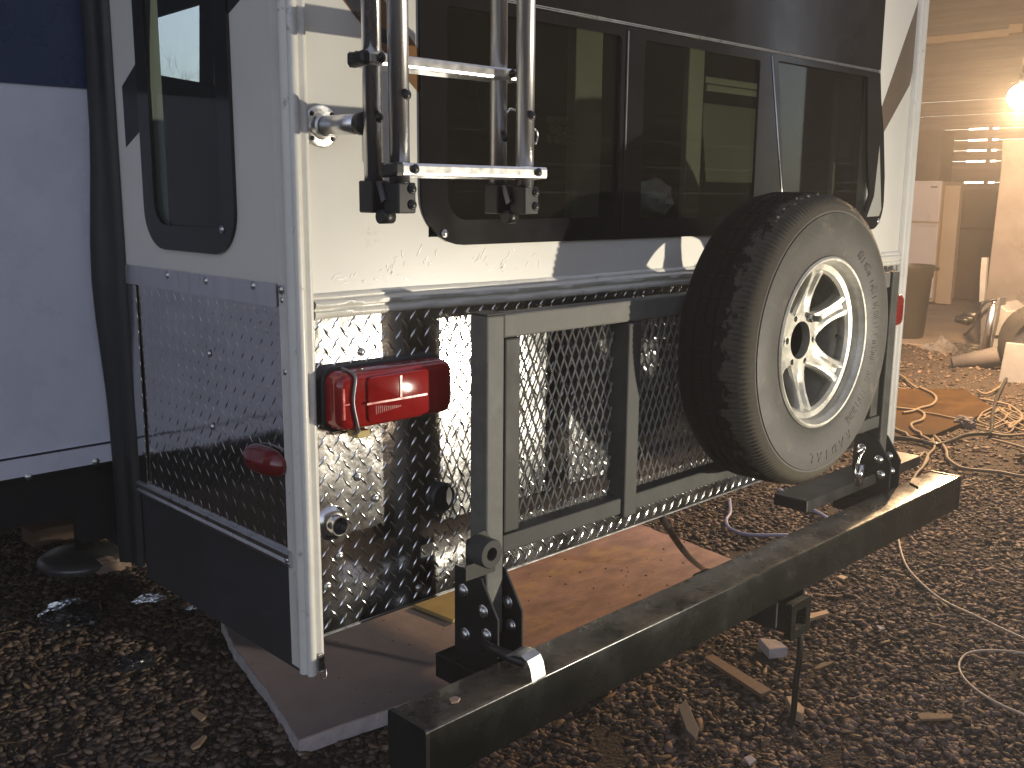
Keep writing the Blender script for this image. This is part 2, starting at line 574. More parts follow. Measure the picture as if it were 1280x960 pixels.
# ------------------------------------------------------------------ ground
def gz(x, y):
    z = 0.012 * noise.noise(Vector((x * 1.3, y * 1.3, 0.3))) + 0.006 * noise.noise(Vector((x * 5, y * 5, 1.7)))
    z += 0.42 * math.exp(-(((x - 1.35) / 0.55) ** 2 + ((y - 3.9) / 0.75) ** 2))          # spoil heap under the chassis
    d = (x - 7.9) * 0.86 - (y - 2.0) * 0.5
    e = (x - 7.9) * 0.5 + (y - 2.0) * 0.86
    z += 0.10 * math.exp(-(d / 0.45) ** 2 - (e / 1.6) ** 2) * (1 + 0.5 * noise.noise(Vector((x * 3, y * 3, 5))))
    return z - 0.008


xs = np.unique(np.concatenate([np.linspace(-14, -4, 8), np.arange(-4, 10.01, 0.07), np.linspace(10.2, 20, 30), np.linspace(22, 38, 8)]))
ys = np.unique(np.concatenate([np.linspace(-14, -4, 8), np.arange(-4, 6.01, 0.07), np.linspace(6.3, 14, 24), np.linspace(16, 38, 12)]))
gv = [(float(x), float(y), gz(float(x), float(y))) for y in ys for x in xs]
nx = len(xs)
gf = [(j * nx + i, j * nx + i + 1, (j + 1) * nx + i + 1, (j + 1) * nx + i) for j in range(len(ys) - 1) for i in range(nx - 1)]
g = MB()
g.add(gv, gf, True)
tag(g.build('ground', M['soil']), kind='structure')

FOAM = [tuple(P(375, 945, 'z', 0)[:2]), (0.43, 0.93), (0.50, 1.22), tuple(P(275, 790, 'z', 0)[:2]), (0.66, 1.50), (1.14, 1.46), (1.13, 0.50)]
PLY = [(1.155, 0.24), tuple(P(926, 703, 'z', 0.03)[:2]), tuple(P(800, 655, 'z', 0.03)[:2]), (2.5, 2.1), (1.20, 2.1)]


def inside(poly, x, y):
    c = False
    j = len(poly) - 1
    for i in range(len(poly)):
        xi, yi = poly[i]
        xj, yj = poly[j]
        if (yi > y) != (yj > y) and x < (xj - xi) * (y - yi) / (yj - yi) + xi:
            c = not c
        j = i
    return c


ORANGE = [tuple(P(u, v, 'z', 0.02)[:2]) for u, v in ((1085, 545), (1168, 543), (1243, 511), (1205, 486), (1085, 486))]


def stones(name, n, region, smin, smax, mat, flat=0.62, elong=1.5, lift=0.25):
    bm = bmesh.new()
    bmesh.ops.create_icosphere(bm, subdivisions=1, radius=1)
    bv = np.array([v.co[:] for v in bm.verts])
    bf = np.array([[v.index for v in f.verts] for f in bm.faces])
    bm.free()
    V, F = [], []
    k = 0
    tries = 0
    while k < n and tries < n * 40:
        tries += 1
        x, y = region()
        if inside(FOAM, x, y) or inside(PLY, x, y) or inside(ORANGE, x, y) or x > 8.75 and y > 1.6:
            continue
        if noise.noise(Vector((x * 2.6, y * 2.6, 9.1))) + 0.5 * noise.noise(Vector((x * 7, y * 7, 2.2))) < RNG.uniform(-0.75, -0.05):
            continue
        # keep what the photograph can see, with a margin for a step to the side
        q = RW.T @ (np.array([x, y, 0.0]) - CAM)
        if q[2] < 0.5:
            continue
        px, py = q[0] / q[2] * FPX + 640, q[1] / q[2] * FPX + 480
        if not (-140 < px < 1420 and py < 1120):
            continue
        s = smin + (smax - smin) * RNG.random() ** 3.6
        w = bv * (1 + RNG.uniform(-0.45, 0.45, (12, 1)))
        w = w * np.array([1.0, RNG.uniform(1.0, elong), RNG.uniform(flat * 0.6, flat)]) * s
        a = RNG.uniform(0, 2 * math.pi)
        t1 = RNG.normal(0, 0.35)
        ca, sa, ct, st = math.cos(a), math.sin(a), math.cos(t1), math.sin(t1)
        R1 = np.array([[ca, -sa, 0], [sa, ca, 0], [0, 0, 1]]) @ np.array([[1, 0, 0], [0, ct, -st], [0, st, ct]])
        w = w @ R1.T + np.array([x, y, gz(x, y) + s * lift])
        V.append(w)
        F.append(bf + k * 12)
        k += 1
    V = np.concatenate(V)
    F = np.concatenate(F)
    me = bpy.data.meshes.new(name)
    me.vertices.add(len(V))
    me.vertices.foreach_set('co', V.ravel())
    me.loops.add(F.size)
    me.loops.foreach_set('vertex_index', F.ravel().astype(np.int32))
    me.polygons.add(len(F))
    me.polygons.foreach_set('loop_start', np.arange(0, F.size, 3, dtype=np.int32))
    me.polygons.foreach_set('loop_total', np.full(len(F), 3, dtype=np.int32))
    me.update(calc_edges=True)
    me.materials.append(mat)
    o = bpy.data.objects.new(name, me)
    COL.objects.link(o)
    return tag(o, kind='stuff')


def near_region():
    # denser close to the camera
    r = 1.2 + 4.6 * RNG.random() ** 0.85
    a = math.radians(45.5 + RNG.uniform(-31, 31))
    return CAM[0] + r * math.cos(a), CAM[1] + r * math.sin(a)


def far_region():
    r = 5.2 + 5.5 * RNG.random()
    a = math.radians(45.5 + RNG.uniform(-30, 31))
    return CAM[0] + r * math.cos(a), CAM[1] + r * math.sin(a)


stones('gravel', 82000, near_region, 0.0030, 0.0155, M['stone'])
stones('gravel', 30000, far_region, 0.006, 0.020, M['stone'])
stones('bark_chips', 5000, near_region, 0.004, 0.013, M['chip'], flat=0.3, elong=3.6, lift=0.9)
stones('bark_chips', 1800, far_region, 0.008, 0.022, M['chip'], flat=0.3, elong=3.6, lift=0.9)

s = MB()
s.box((8.8, 1.9, -0.05), (15.0, 9.0, 0.045), bev=0.01)
tag(s.build('concrete_floor', M['concrete']), kind='structure')

# ------------------------------------------------------------------ trailer
T = thing('travel_trailer', 'cream travel trailer with black rear windows, diamond plate panels and white corner trims', 'trailer', (0, 0, 0))
ZT = 3.2
LEN = 6.6
w = MB()
w.plate([[(0.02, 1.268), (2.42, 1.268), (2.42, ZT), (0.02, ZT)], [(0.31, 1.41), (0.31, 2.55), (2.15, 2.55), (2.15, 1.41)]], REAR, 0.0, 0.035)
w.build('rear_wall', M['cream'], T)
w = MB()
w.plate([[(0.04, 1.29), (0.72, 1.29), (0.72, ZT), (0.04, ZT)], [(0.225, 1.40), (0.555, 1.40), (0.555, 2.28), (0.225, 2.28)]], SIDE, 0.0, 0.035)
w.build('side_wall', M['cream'], T)
w = MB()
# backing behind the plates, floor, roof, far walls
w.box((0.012, 0.004, 0.652), (2.42, 0.03, 1.266))
w.box((0.012, 0.031, 0.66), (0.03, 0.72, 1.288))
w.build('wall_core', M['seal'], T)
w = MB()
w.box((0.04, 0.32, 0.60), (2.40, LEN, 0.655))
w.build('floor', M['interior_dark'], T)
w = MB()
w.box((0.0, 0.0, ZT + 0.002), (2.44, LEN, ZT + 0.06))
w.build('roof', M['cream'], T)
opp = [[(0.04, 0.60), (LEN, 0.60), (LEN, ZT), (0.04, ZT)]]
pa, pb, pc, pd = [P(u, v, 'x', 2.41) for u, v in ((187, 24), (250, 5), (250, 103), (187, 92))]
opp.append([(p.y, p.z) for p in (pa, pb, pc, pd)])
pe, pf, pg, ph = [P(u, v, 'x', 2.41) for u, v in ((268, 3), (284, 0), (284, 110), (268, 106))]
opp.append([(p.y, p.z) for p in (pe, pf, pg, ph)])
w = MB()
w.plate(opp, SIDE, 2.405, 2.43)
w.build('far_side_wall', M['interior_dark'], T)
w = MB()
w.box((0.04, LEN - 0.03, 0.60), (2.40, LEN, ZT))
w.build('front_wall', M['interior_dark'], T)
w = MB()
w.box((0.0, 4.02, 0.86), (0.03, LEN, ZT))
w.build('side_wall', M['cream'], T)

# corner trims
prof = [(0.0, 0.052), (-0.004, 0.052), (-0.005, 0.020), (-0.007, 0.014), (-0.013, 0.011), (-0.016, 0.004), (-0.014, -0.004), (-0.009, -0.007),
        (-0.008, -0.010), (-0.011, -0.014), (-0.010, -0.020), (-0.004, -0.024), (0.003, -0.023), (0.007, -0.019), (0.009, -0.014), (0.013, -0.014),
        (0.017, -0.018), (0.023, -0.018), (0.028, -0.013), (0.029, -0.007), (0.0305, -0.001), (0.015, 0.010)]
for side in (0, 1):
    w = MB()
    zz = [0.583, 0.62] + list(np.linspace(0.66, ZT, 36))
    nP = len(prof)
    vs, fs = [], []
    for j, z in enumerate(zz):
        for i, (a, b) in enumerate(prof):
            wob = 0.0009 * noise.noise(Vector((a * 40, z * 9, side * 3)))
            x = a + wob
            y = b + wob
            if side:
                x = 2.44 - x
            vs.append((x, y, z))
    for j in range(len(zz) - 1):
        for i in range(nP):
            k = (i + 1) % nP
            fs.append((j * nP + i, j * nP + k, (j + 1) * nP + k, (j + 1) * nP + i))
    fs += [tuple(range(nP)), tuple((len(zz) - 1) * nP + i for i in range(nP))]
    w.add(vs, fs)
    ct = w.build('corner_trim', M['trim'], T, auto=0.9)
# torn end at the foot of the near trim: a clip and a bit of wire
w = MB()
w.tube(smooth_path([(0.012, -0.014, 0.60), (0.016, -0.020, 0.575), (0.028, -0.016, 0.566), (0.034, -0.01, 0.578), (0.030, -0.008, 0.595)], 6), 0.0012, 6)
w.build('wire_end', M['bolt'], T)
w = MB()
w.box((0.010, -0.021, 0.588), (0.024, -0.0185, 0.622), bev=0.001)
w.build('trim_clip', M['bolt'], T)
# horizontal moulding
w = MB()
mp = [(1.266, -0.002), (1.268, -0.010), (1.273, -0.013), (1.280, -0.013), (1.283, -0.008), (1.286, -0.008), (1.289, -0.014), (1.297, -0.015), (1.301, -0.010),
      (1.303, -0.006), (1.306, -0.0075), (1.310, -0.006), (1.314, -0.001)]
xsn = np.linspace(0.032, 2.408, 150)
vs, fs = [], []
for x in xsn:
    dz = 0.003 * noise.noise(Vector((x * 2.2, 0.4, 0))) - 0.006 * max(0, (x - 0.2) / 2.2)
    for z, y in mp:
        j = 0.0016 * noise.noise(Vector((x * 22, z * 90, 2)))
        vs.append((x, y + j, z + dz + j))
n_ = len(mp)
for i in range(len(xsn) - 1):
    for k in range(n_ - 1):
        fs.append((i * n_ + k, i * n_ + k + 1, (i + 1) * n_ + k + 1, (i + 1) * n_ + k))
w.add(vs, fs)
w.build('waist_moulding', M['moulding'], T, auto=1.0)
# dried caulk smears on the wall above the moulding
w = MB()
for k in range(46):
    if k < 26:
        x, z = random.gauss(0.21, 0.07), 1.325 + abs(random.gauss(0, 0.022))
    else:
        x, z = random.gauss(0.50, 0.05), 1.335 + random.uniform(0, 0.045)
    if x < 0.05:
        continue
    L_, W_ = random.uniform(0.006, 0.026), random.uniform(0.0012, 0.003)
    a = random.gauss(0.7, 0.5) if z > 1.34 else random.gauss(0.05, 0.1)
    up, dn = [], []
    for i in range(6):
        t = (i / 5 - 0.5) * L_
        h = W_ * (0.2, 0.8, 1, 0.9, 0.7, 0.2)[i] * 0.7
        cx_, cz_ = x + t * math.cos(a) + random.gauss(0, 0.001), z + t * math.sin(a) + random.gauss(0, 0.001)
        up.append((cx_ - h * math.sin(a), cz_ + h * math.cos(a)))
        dn.append((cx_ + h * math.sin(a), cz_ - h * math.cos(a)))
    w.plate([up + dn[::-1]], REAR, -0.0007, -0.0002)
tag(w.build('caulk_smears', M['caulk'], T), kind='stuff')


# diamond plate: one sheet with raised lozenges
def diamond_sheet(name, mat, a0, a1, b0, b1, mp, sgn, pitch=0.037, sgn_h=None, seg=(28, 10)):
    w = MB()
    na, nb = seg
    vs, fs = [], []
    for j in range(nb + 1):
        for i in range(na + 1):
            a, b = a0 + (a1 - a0) * i / na, b0 + (b1 - b0) * j / nb
            d = 0.0014 * noise.noise(Vector((a * 3.1, b * 3.3, 7 + a0)))
            if i in (0, na) or j in (0, nb):
                d = 0
            vs.append(mp(a, b, sgn * (0.0015 + d)))
    for j in range(nb):
        for i in range(na):
            fs.append((j * (na + 1) + i, j * (na + 1) + i + 1, (j + 1) * (na + 1) + i + 1, (j + 1) * (na + 1) + i))
    w.add(vs, fs, True)
    LL, WW, H = 0.0180, 0.0032, 0.0024 if sgn_h is None else sgn_h
    i = 0
    a = a0 + pitch * 0.4
    V, F = [], []
    while a < a1 - 0.008:
        j = 0
        b = b0 + pitch * (0.4 + (0.5 if i % 2 else 0.0))
        while b < b1 - 0.008:
            for q in (0,):
                an = math.radians(52 if i % 2 == 0 else -52)
                ca, sa = math.cos(an), math.sin(an)

                def T_(l, ww, h):
                    aa = a + l * ca - ww * sa
                    bb = b + l * sa + ww * ca
                    d = 0.0014 * noise.noise(Vector((aa * 3.1, bb * 3.3, 7 + a0)))
                    return mp(aa, bb, sgn * (0.0014 + d + h))
                o = len(V)
                V += [T_(-LL, 0, -0.0002), T_(-LL * 0.2, -WW, -0.0002), T_(LL * 0.2, -WW, -0.0002), T_(LL, 0, -0.0002), T_(LL * 0.2, WW, -0.0002), T_(-LL * 0.2, WW, -0.0002),
                      T_(-LL * 0.62, 0, H * 0.8), T_(0, -WW * 0.35, H), T_(LL * 0.62, 0, H * 0.8), T_(0, WW * 0.35, H)]
                F += [(o, o + 1, o + 7, o + 6), (o + 1, o + 2, o + 7), (o + 2, o + 3, o + 8, o + 7), (o + 3, o + 4, o + 9, o + 8), (o + 4, o + 5, o + 9), (o + 5, o, o + 6, o + 9),
                      (o + 6, o + 7, o + 8, o + 9)]
            b += pitch
        a += pitch * 0.5
        i += 1
    w.add(V, F, True)
    return w.build(name, mat, T)


diamond_sheet('rear_diamond_plate', M['plate'], 0.030, 2.405, 0.650, 1.267, REAR, -1, seg=(60, 16))
diamond_sheet('side_diamond_plate', M['side_plate'], 0.053, 0.690, 0.815, 1.292, SIDE, -1, sgn_h=0.0011, seg=(20, 14))
w = MB()
w.box((0.031, -0.0040, 0.6465), (2.405, 0.003, 0.6495))
w.build('plate_hem', M['alu'], T)

# flat top strip, far edge strip and lower rail on the side
w = MB()
w.plate([rrect(0.056, 1.288, 0.700, 1.331, 0.003, 2)], SIDE, -0.0035, -0.0075)
strip = w.build('top_strip', M['alu'], T)
w = MB()
w.plate([rrect(0.655, 0.82, 0.700, 1.287, 0.003, 2)], SIDE, -0.004, -0.0065)
w.build('edge_strip', M['side_plate'], T)
w = MB()
lp = [(-0.001, 0.786), (-0.010, 0.788), (-0.013, 0.796), (-0.009, 0.801), (-0.013, 0.806), (-0.013, 0.814), (-0.006, 0.819), (-0.001, 0.819)]
vs = [(x, y, z) for y in (0.036, 0.705) for x, z in lp]
fs = [(i, (i + 1) % 8, (i + 1) % 8 + 8, i + 8) for i in range(8)] + [tuple(range(8)), tuple(range(8, 16))]
w.add(vs, fs)
w.build('lower_rail', M['alu'], T, auto=0.9)
w = MB()
w.plate([rrect(0.030, 0.572, 0.708, 0.785, 0.004, 2)], SIDE, 0.001, 0.007)
w.build('skirt_panel', M['skirt'], T)



def dome_bolt(name, r, h, mat, axis='y', parent=None, slot=True):
    w = MB()
    prof = [(0.0001, -h), (r * 0.5, -h * 0.92), (r * 0.85, -h * 0.6), (r, -h * 0.1), (r, 0.0)]
    w.lathe(prof, (0, 0, 0), axis, 14)
    if slot:
        w.lathe([(r * 1.35, 0.0), (r * 1.35, -h * 0.18), (r * 0.9, -h * 0.2)], (0, 0, 0), axis, 14)
    return w.build(name, mat, parent)


# seed bolts; each copy is a part of its own
bx = dome_bolt('rivet', 0.0062, 0.004, M['bolt'], 'x', T)
for i, (u, v) in enumerate([(209, 344), (257, 351), (316, 357), (351, 362)]):
    q = P(u, v, 'x', -0.0075)
    (place(bx, T, q.x, q.y, q.z) if i else setattr(bx, 'location', q))
for u, v in [(261, 442), (357, 465), (265, 533), (353, 375)]:
    q = P(u, v, 'x', -0.003)
    place(bx, T, q.x, q.y, q.z)
q = P(359, 700, 'x', -0.010)
place(bx, T, q.x, q.y, q.z)
by = dome_bolt('rivet', 0.0065, 0.004, M['bolt'], 'y', T)
for i, (u, v) in enumerate([(425, 695), (448, 596), (470, 623), (452, 440), (410, 733), (524, 735)]):
    q = P(u, v, 'y', -0.003)
    (place(by, T, q.x, q.y, q.z) if i else setattr(by, 'location', q))

# rear window
win_o = [(0.288, 2.62), (0.288, 1.50)]
for i in range(9):
    a = math.radians(180 + 90 * i / 8)
    win_o.append((0.288 + 0.11 + 0.11 * math.cos(a), 1.392 + 0.10 + 0.10 * math.sin(a)))
for i in range(9):
    a = math.radians(270 + 90 * i / 8)
    win_o.append((2.262 - 0.07 + 0.07 * math.cos(a), 1.388 + 0.09 + 0.09 * math.sin(a)))
win_o += [(2.255, 1.56), (2.225, 1.70), (2.190, 1.80), (2.172, 1.879)]
win_o = [p for i, p in enumerate(win_o) if i == 0 or (Vector(p) - Vector(win_o[i - 1])).length > 1e-4]
low = [p for p in win_o if p[1] < 1.88]
low = [(0.288, 1.879)] + low
panes = [rrect(0.356, 1.443, 0.888, 1.855, [0.05, 0.012, 0.012, 0.012]), rrect(0.974, 1.437, 1.474, 1.855, 0.01), [(1.64, 1.445), (2.14, 1.445), (2.155, 1.50), (2.12, 1.65), (2.09, 1.862), (1.565, 1.862)]]
w = MB()
w.plate([low] + panes, REAR, -0.006, 0.002)
RW_ = w.build('rear_window', M['black_gloss'], T)
for p in panes:
    w = MB()
    cxp, czp = sum(a for a, _ in p) / len(p), sum(b for _, b in p) / len(p)
    w.plate([[(cxp + (a - cxp) * 1.02, czp + (b - czp) * 1.02) for a, b in p]], REAR, 0.0035, 0.0075)
    w.build('pane', M['glass'], RW_)
# mid frame behind glass: slider rails
w = MB()
w.box((0.905, -0.0085, 1.41), (0.957, -0.0062, 1.875), bev=0.001)
w.build('slider_frame', M['black_gloss'], RW_)
w = MB()
w.box((0.905, -0.010, 1.60), (0.909, -0.0088, 1.868))
w.build('slider_edge', M['grey_steel'], RW_)
pl = [P(965, 70, 'y', -0.0075), P(977, 235, 'y', -0.0075)]
w = MB()
w.tube([pl[0], pl[1], pl[1] + (pl[1] - pl[0]) * 0.25], 0.0022, 6)
w.build('joint_line', M['alu'], RW_)
# upper black panel + thin bright strip between
w = MB()
w.plate([[(0.289, 1.889), (2.172, 1.889), (2.170, 2.1), (2.182, 2.62), (0.289, 2.62)]], REAR, -0.006, 0.002)
w.build('upper_window_panel', M['black_gloss'], T)
w = MB()
w.box((0.29, -0.0068, 1.8810), (2.174, 0.0, 1.8832))
w.box((0.29, -0.0068, 1.8850), (2.174, 0.0, 1.8872))
w.build('window_strip', M['alu'], T)
w = MB()
w.plate([[(P(u, v, 'y', 0).x, P(u, v, 'y', 0).z) for u, v in ((1097, 182), (1099, 262), (1096, 270), (1081, 271), (1090, 245))]], REAR, -0.0072, -0.0062)
w.build('window_decal', M['pale_decal'], RW_)
for u, v in ((1098, 276), (556, 292)):
    q = P(u, v, 'y', -0.008)
    place(by, RW_, q.x, q.y, q.z)

# side window
w = MB()
so_ = rrect(0.196, 1.374, 0.585, 2.32, [0.085, 0.085, 0.085, 0.085], 8)
si_ = rrect(0.247, 1.425, 0.535, 2.26, [0.03, 0.05, 0.05, 0.05], 6)
w.plate([so_, si_], SIDE, -0.007, 0.001)
SW = w.build('side_window', M['black_gloss'], T)
w = MB()
w.plate([rrect(0.242, 1.420, 0.540, 2.265, 0.04, 6)], SIDE, 0.003, 0.006)
w.build('pane', M['glass_side'], SW)
q = P(277, 287, 'x', -0.008)
place(bx, SW, q.x, q.y, q.z)

# decals
PY = lambda pts, d=0.0: [(P(u, v, 'y', d).x, P(u, v, 'y', d).z) for u, v in pts]
PX = lambda pts, d=0.0: [(P(u, v, 'x', d).y, P(u, v, 'x', d).z) for u, v in pts]


def decal(pts, mat, mp, t, f):
    w = MB()
    w.plate([f(pts)], mp, -t, 0.0005)
    return w.build('decal_stripe', M[mat], T)


decal([(418, -14), (449, 27), (523, 116), (523, 62), (470, -14)], 'brown_decal', REAR, 0.0010, PY)
decal([(422, -14), (440, 14), (470, 50), (502, 63), (504, 56), (480, 36), (462, 34), (444, -14)], 'dark_decal', REAR, 0.0016, PY)
decal([(1149, -8), (1147, 4), (1101, 137), (1103, 168), (1137, 106), (1146, 60)], 'grey_brown_decal', REAR, 0.0010, PY)
decal([(146, -6), (168, -6), (172, 76), (153, 108), (158, 184), (177, 162), (183, 196), (190, 196), (187, 60), (188, -6)], 'dark_decal', SIDE, 0.0010, PX)
decal([(285, 18), (300, 0), (300, -8), (284, -8)], 'dark_decal', SIDE, 0.0012, PX)

# slide-out box at the left
SO = MB()
SO.box((-1.05, 0.802, 0.90), (0.03, 4.0, 2.9))
so1 = SO.build('slide_out', M['slide'], T)
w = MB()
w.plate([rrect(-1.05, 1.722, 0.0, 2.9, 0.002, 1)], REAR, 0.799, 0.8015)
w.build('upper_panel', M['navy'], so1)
w = MB()
w.plate([rrect(-1.05, 0.853, 0.000, 0.895, 0.004, 2)], REAR, 0.794, 0.8015)
tr = w.build('bottom_strip', M['slide'], so1)
for u, v in ((36, 596), (120, 577)):
    q = P(u, v, 'y', 0.794)
    place(by, tr, q.x, q.y, q.z)
w = MB()
w.box((-1.05, 0.803, 0.845), (0.02, 4.0, 0.898))
w.build('slide_floor', M['seal'], so1)
w = MB()
sealp = [(-0.002, 0.708), (-0.014, 0.712), (-0.018, 0.730), (-0.012, 0.745), (-0.020, 0.760), (-0.034, 0.775), (-0.030, 0.790), (0.0, 0.796), (0.02, 0.76)]
zs = np.linspace(0.60, 3.1, 30)
vs, fs = [], []
for z in zs:
    bul = 0.02 * math.exp(-((z - 1.28) / 0.22) ** 2)
    for x, y in sealp:
        vs.append((x - (bul if y > 0.74 and x < 0 else 0) + 0.002 * noise.noise(Vector((z * 6, y * 30, 0))), y, z))
n_ = len(sealp)
for j in range(len(zs) - 1):
    for i in range(n_):
        k = (i + 1) % n_
        fs.append((j * n_ + i, j * n_ + k, (j + 1) * n_ + k, (j + 1) * n_ + i))
w.add(vs, fs)
w.build('slide_seal', M['seal'], T, auto=1.2)
# chassis and black underbelly
w = MB()
w.box((0.06, 0.80, 0.555), (2.38, LEN, 0.598))
w.build('underbelly', M['seal'], T)
w = MB()
w.box((0.30, 0.75, 0.50), (0.36, LEN, 0.588))
w.box((2.08, 0.75, 0.50), (2.14, LEN, 0.588))
w.build('chassis_beam', M['bracket'], T)
w = MB()
w.plate([[(-1.05, 0.845), (-1.05, 0.715), (-0.10, 0.715), (-0.09, 0.64), (0.06, 0.64), (0.06, 0.845)]], REAR, 0.86, 0.90)
w.build('side_skirt', M['seal'], T)

# interior things seen through the glass
w = MB()
zp = P(225, 106, 'y', 1.6)
w.box((P(211, 200, 'y', 1.6).x, 1.6, 0.66), (P(290, 200, 'y', 1.6).x, 1.63, zp.z))
w.build('interior_partition', M['interior_green'], T)


def ipost(u0, u1, v0, v1, y, mat, name, th=0.03):
    w = MB()
    a, b = P(u0, v0, 'y', y), P(u1, v1, 'y', y)
    w.box((min(a.x, b.x), y, min(a.z, b.z)), (max(a.x, b.x), y + th, max(a.z, b.z)), bev=0.004)
    return w.build(name, M[mat], T)


ipost(722, 748, -30, 330, 0.16, 'interior_post', 'interior_post')
ipost(866, 872, -20, 300, 0.14, 'interior_post', 'interior_post', 0.02)
ipost(880, 960, 128, 300, 0.24, 'interior_green', 'cupboard_door', 0.02)
ipost(882, 960, 103, 106, 0.22, 'interior_post', 'cupboard_rail', 0.012)
ipost(884, 960, 113, 115, 0.22, 'interior_post', 'cupboard_rail', 0.012)
ipost(1050, 1057, 98, 300, 0.12, 'interior_post', 'interior_post', 0.02)
ipost(1044, 1049, 205, 300, 0.12, 'interior_post', 'interior_post', 0.02)
w = MB()
w.box((0.04, 0.9, 0.66), (2.40, 0.92, 3.1))
w.build('interior_wall', M['interior_dark'], T) if False else None
w = MB()
bm = bmesh.new()
bmesh.ops.create_icosphere(bm, subdivisions=3, radius=1)
c0 = P(812, 248, 'y', 0.13)
for v in bm.verts:
    k = 1 + 0.25 * noise.noise(v.co * 2.3 + Vector((4, 1, 0))) + 0.1 * noise.noise(v.co * 7)
    v.co = Vector((v.co.x * 0.075 * k, v.co.y * 0.05 * k, v.co.z * 0.052 * k)) + c0
w.bm(bm)
w.build('crumpled_bag', M['clear_bag'], T)
a = P(655, 280, 'y', 0.14)
w = MB()
w.box((0.36, 0.09, 1.40), (1.50, 0.26, a.z - 0.035), bev=0.004)
w.build('window_shelf', M['interior_dark'], T)
w = MB()
c1 = P(700, 165, 'y', 0.18)
for i in range(4):
    for j in range(3):
        hx, hz = c1.x - 0.045 + 0.026 * i + (0.013 if j % 2 else 0), c1.z - 0.02 + 0.023 * j
        w.tube([(hx, 0.17, hz), (hx, 0.178, hz)], 0.0115, 6)
tag(w.build('honeycomb_panel', M['interior'], T), kind='stuff')

# tail light on the rear plate
TL = thing('tail_light', 'red wrap-around tail light with a grey bar, on the diamond plate', 'tail light', (0.18, 0, 1.11))
c = [P(u, v, 'y', -0.05) for u, v in ((420, 472), (562, 455), (562, 523), (424, 535))]
tx0, tx1, tz0, tz1 = 0.042, 0.322, 1.060, 1.172


def stack(loopf, ds, mp, mat, name, parent, cap=True):
    """rounded cushion: a pile of shrinking outlines"""
    w = MB()
    vs, fs = [], []
    n = None
    for inset, d in ds:
        lp = loopf(inset)
        n = len(lp)
        vs += [mp(a, b, d) for a, b in lp]
    for j in range(len(ds) - 1):
        for i in range(n):
            k = (i + 1) % n
            fs.append((j * n + i, j * n + k, (j + 1) * n + k, (j + 1) * n + i))
    fs.append(tuple((len(ds) - 1) * n + i for i in range(n)))
    w.add(vs, fs)
    return w.build(name, mat, parent, auto=0.75)


stack(lambda i: rrect(tx0 - 0.006 + i, tz0 - 0.006 + i, tx1 + 0.006 - i, tz1 + 0.006 - i, 0.026), [(0, 0), (0, -0.018), (0.003, -0.021)], REAR, M['black_plastic'], 'base', TL)
stack(lambda i: rrect(tx0 + i, tz0 + i, tx1 - i, tz1 - i, max(0.024 - i * 0.5, 0.004)), [(0, -0.019), (0.001, -0.045), (0.004, -0.056), (0.009, -0.062), (0.016, -0.064)], REAR, M['red_lens'], 'lens', TL)
stack(lambda i: rrect(0.105 + i, 1.072 + i, 0.255 - i, 1.160 - i, 0.012), [(0, -0.063), (0, -0.068), (0.003, -0.070)], REAR, M['red_lens'], 'lens_boss', TL)
w = MB()
w.tube(smooth_path([(0.074, -0.03, 1.176), (0.076, -0.058, 1.171), (0.078, -0.067, 1.160), (0.072, -0.067, 1.118), (0.080, -0.067, 1.075), (0.086, -0.062, 1.060), (0.09, -0.04, 1.050)], 6), 0.0032, 8)
w.build('strap', M['grey_steel'], TL)
w = MB()
for k in range(13):
    x = 0.120 + k * 0.0048
    h = 0.017 * (1 - k / 14)
    w.box((x, -0.0706, 1.096 - h / 2), (x + 0.0024, -0.0695, 1.096 + h / 2))
tag(w.build('lens_ribs', M['red_lens'], TL), kind='stuff')
w = MB()
w.box((0.1, -0.0712, 1.108), (0.245, -0.0698, 1.112))
w.box((0.178, -0.0716, 1.113), (0.183, -0.0698, 1.155))
w.build('lens_rib', M['red_bright'], TL)
w = MB()
w.box((0.050, -0.0655, 1.085), (0.056, -0.060, 1.145), bev=0.001)
w.box((0.050, -0.0660, 1.112), (0.066, -0.060, 1.116), bev=0.001)
w.build('reflector', M['red_bright'], TL)
w = MB()
w.box((0.095, -0.045, 1.040), (0.125, -0.012, 1.054), bev=0.002)
w.build('amber_tab', M['yellow_wood'], TL)
# its twin on the right-hand end of the plate
TR_ = TL.copy()
COL.objects.link(TR_)
TR_.location = TL.location + Vector((2.038, 0, 0))
TR_['label'] = 'red tail light almost wholly hidden behind the spare tyre, by the right corner trim'
for ch in list(TL.children):
    c2 = ch.copy()
    COL.objects.link(c2)
    c2.parent = TR_
for o_ in (TL, TR_):
    o_['group'] = 'tail lights on the diamond plate'
# marker light on the side
w = MB()
bm = bmesh.new()
bmesh.ops.create_uvsphere(bm, u_segments=24, v_segments=12, radius=1)
for v in bm.verts:
    e = v.co
    v.co = Vector((min(e.x * 0.032, 0.0) - 0.004, (abs(e.y) ** 0.75) * math.copysign(1, e.y) * 0.070 + 0.115, (abs(e.z) ** 0.75) * math.copysign(1, e.z) * 0.029 + 0.985))
w.bm(bm, True)
w.build('marker_light', M['red_dark'], T)
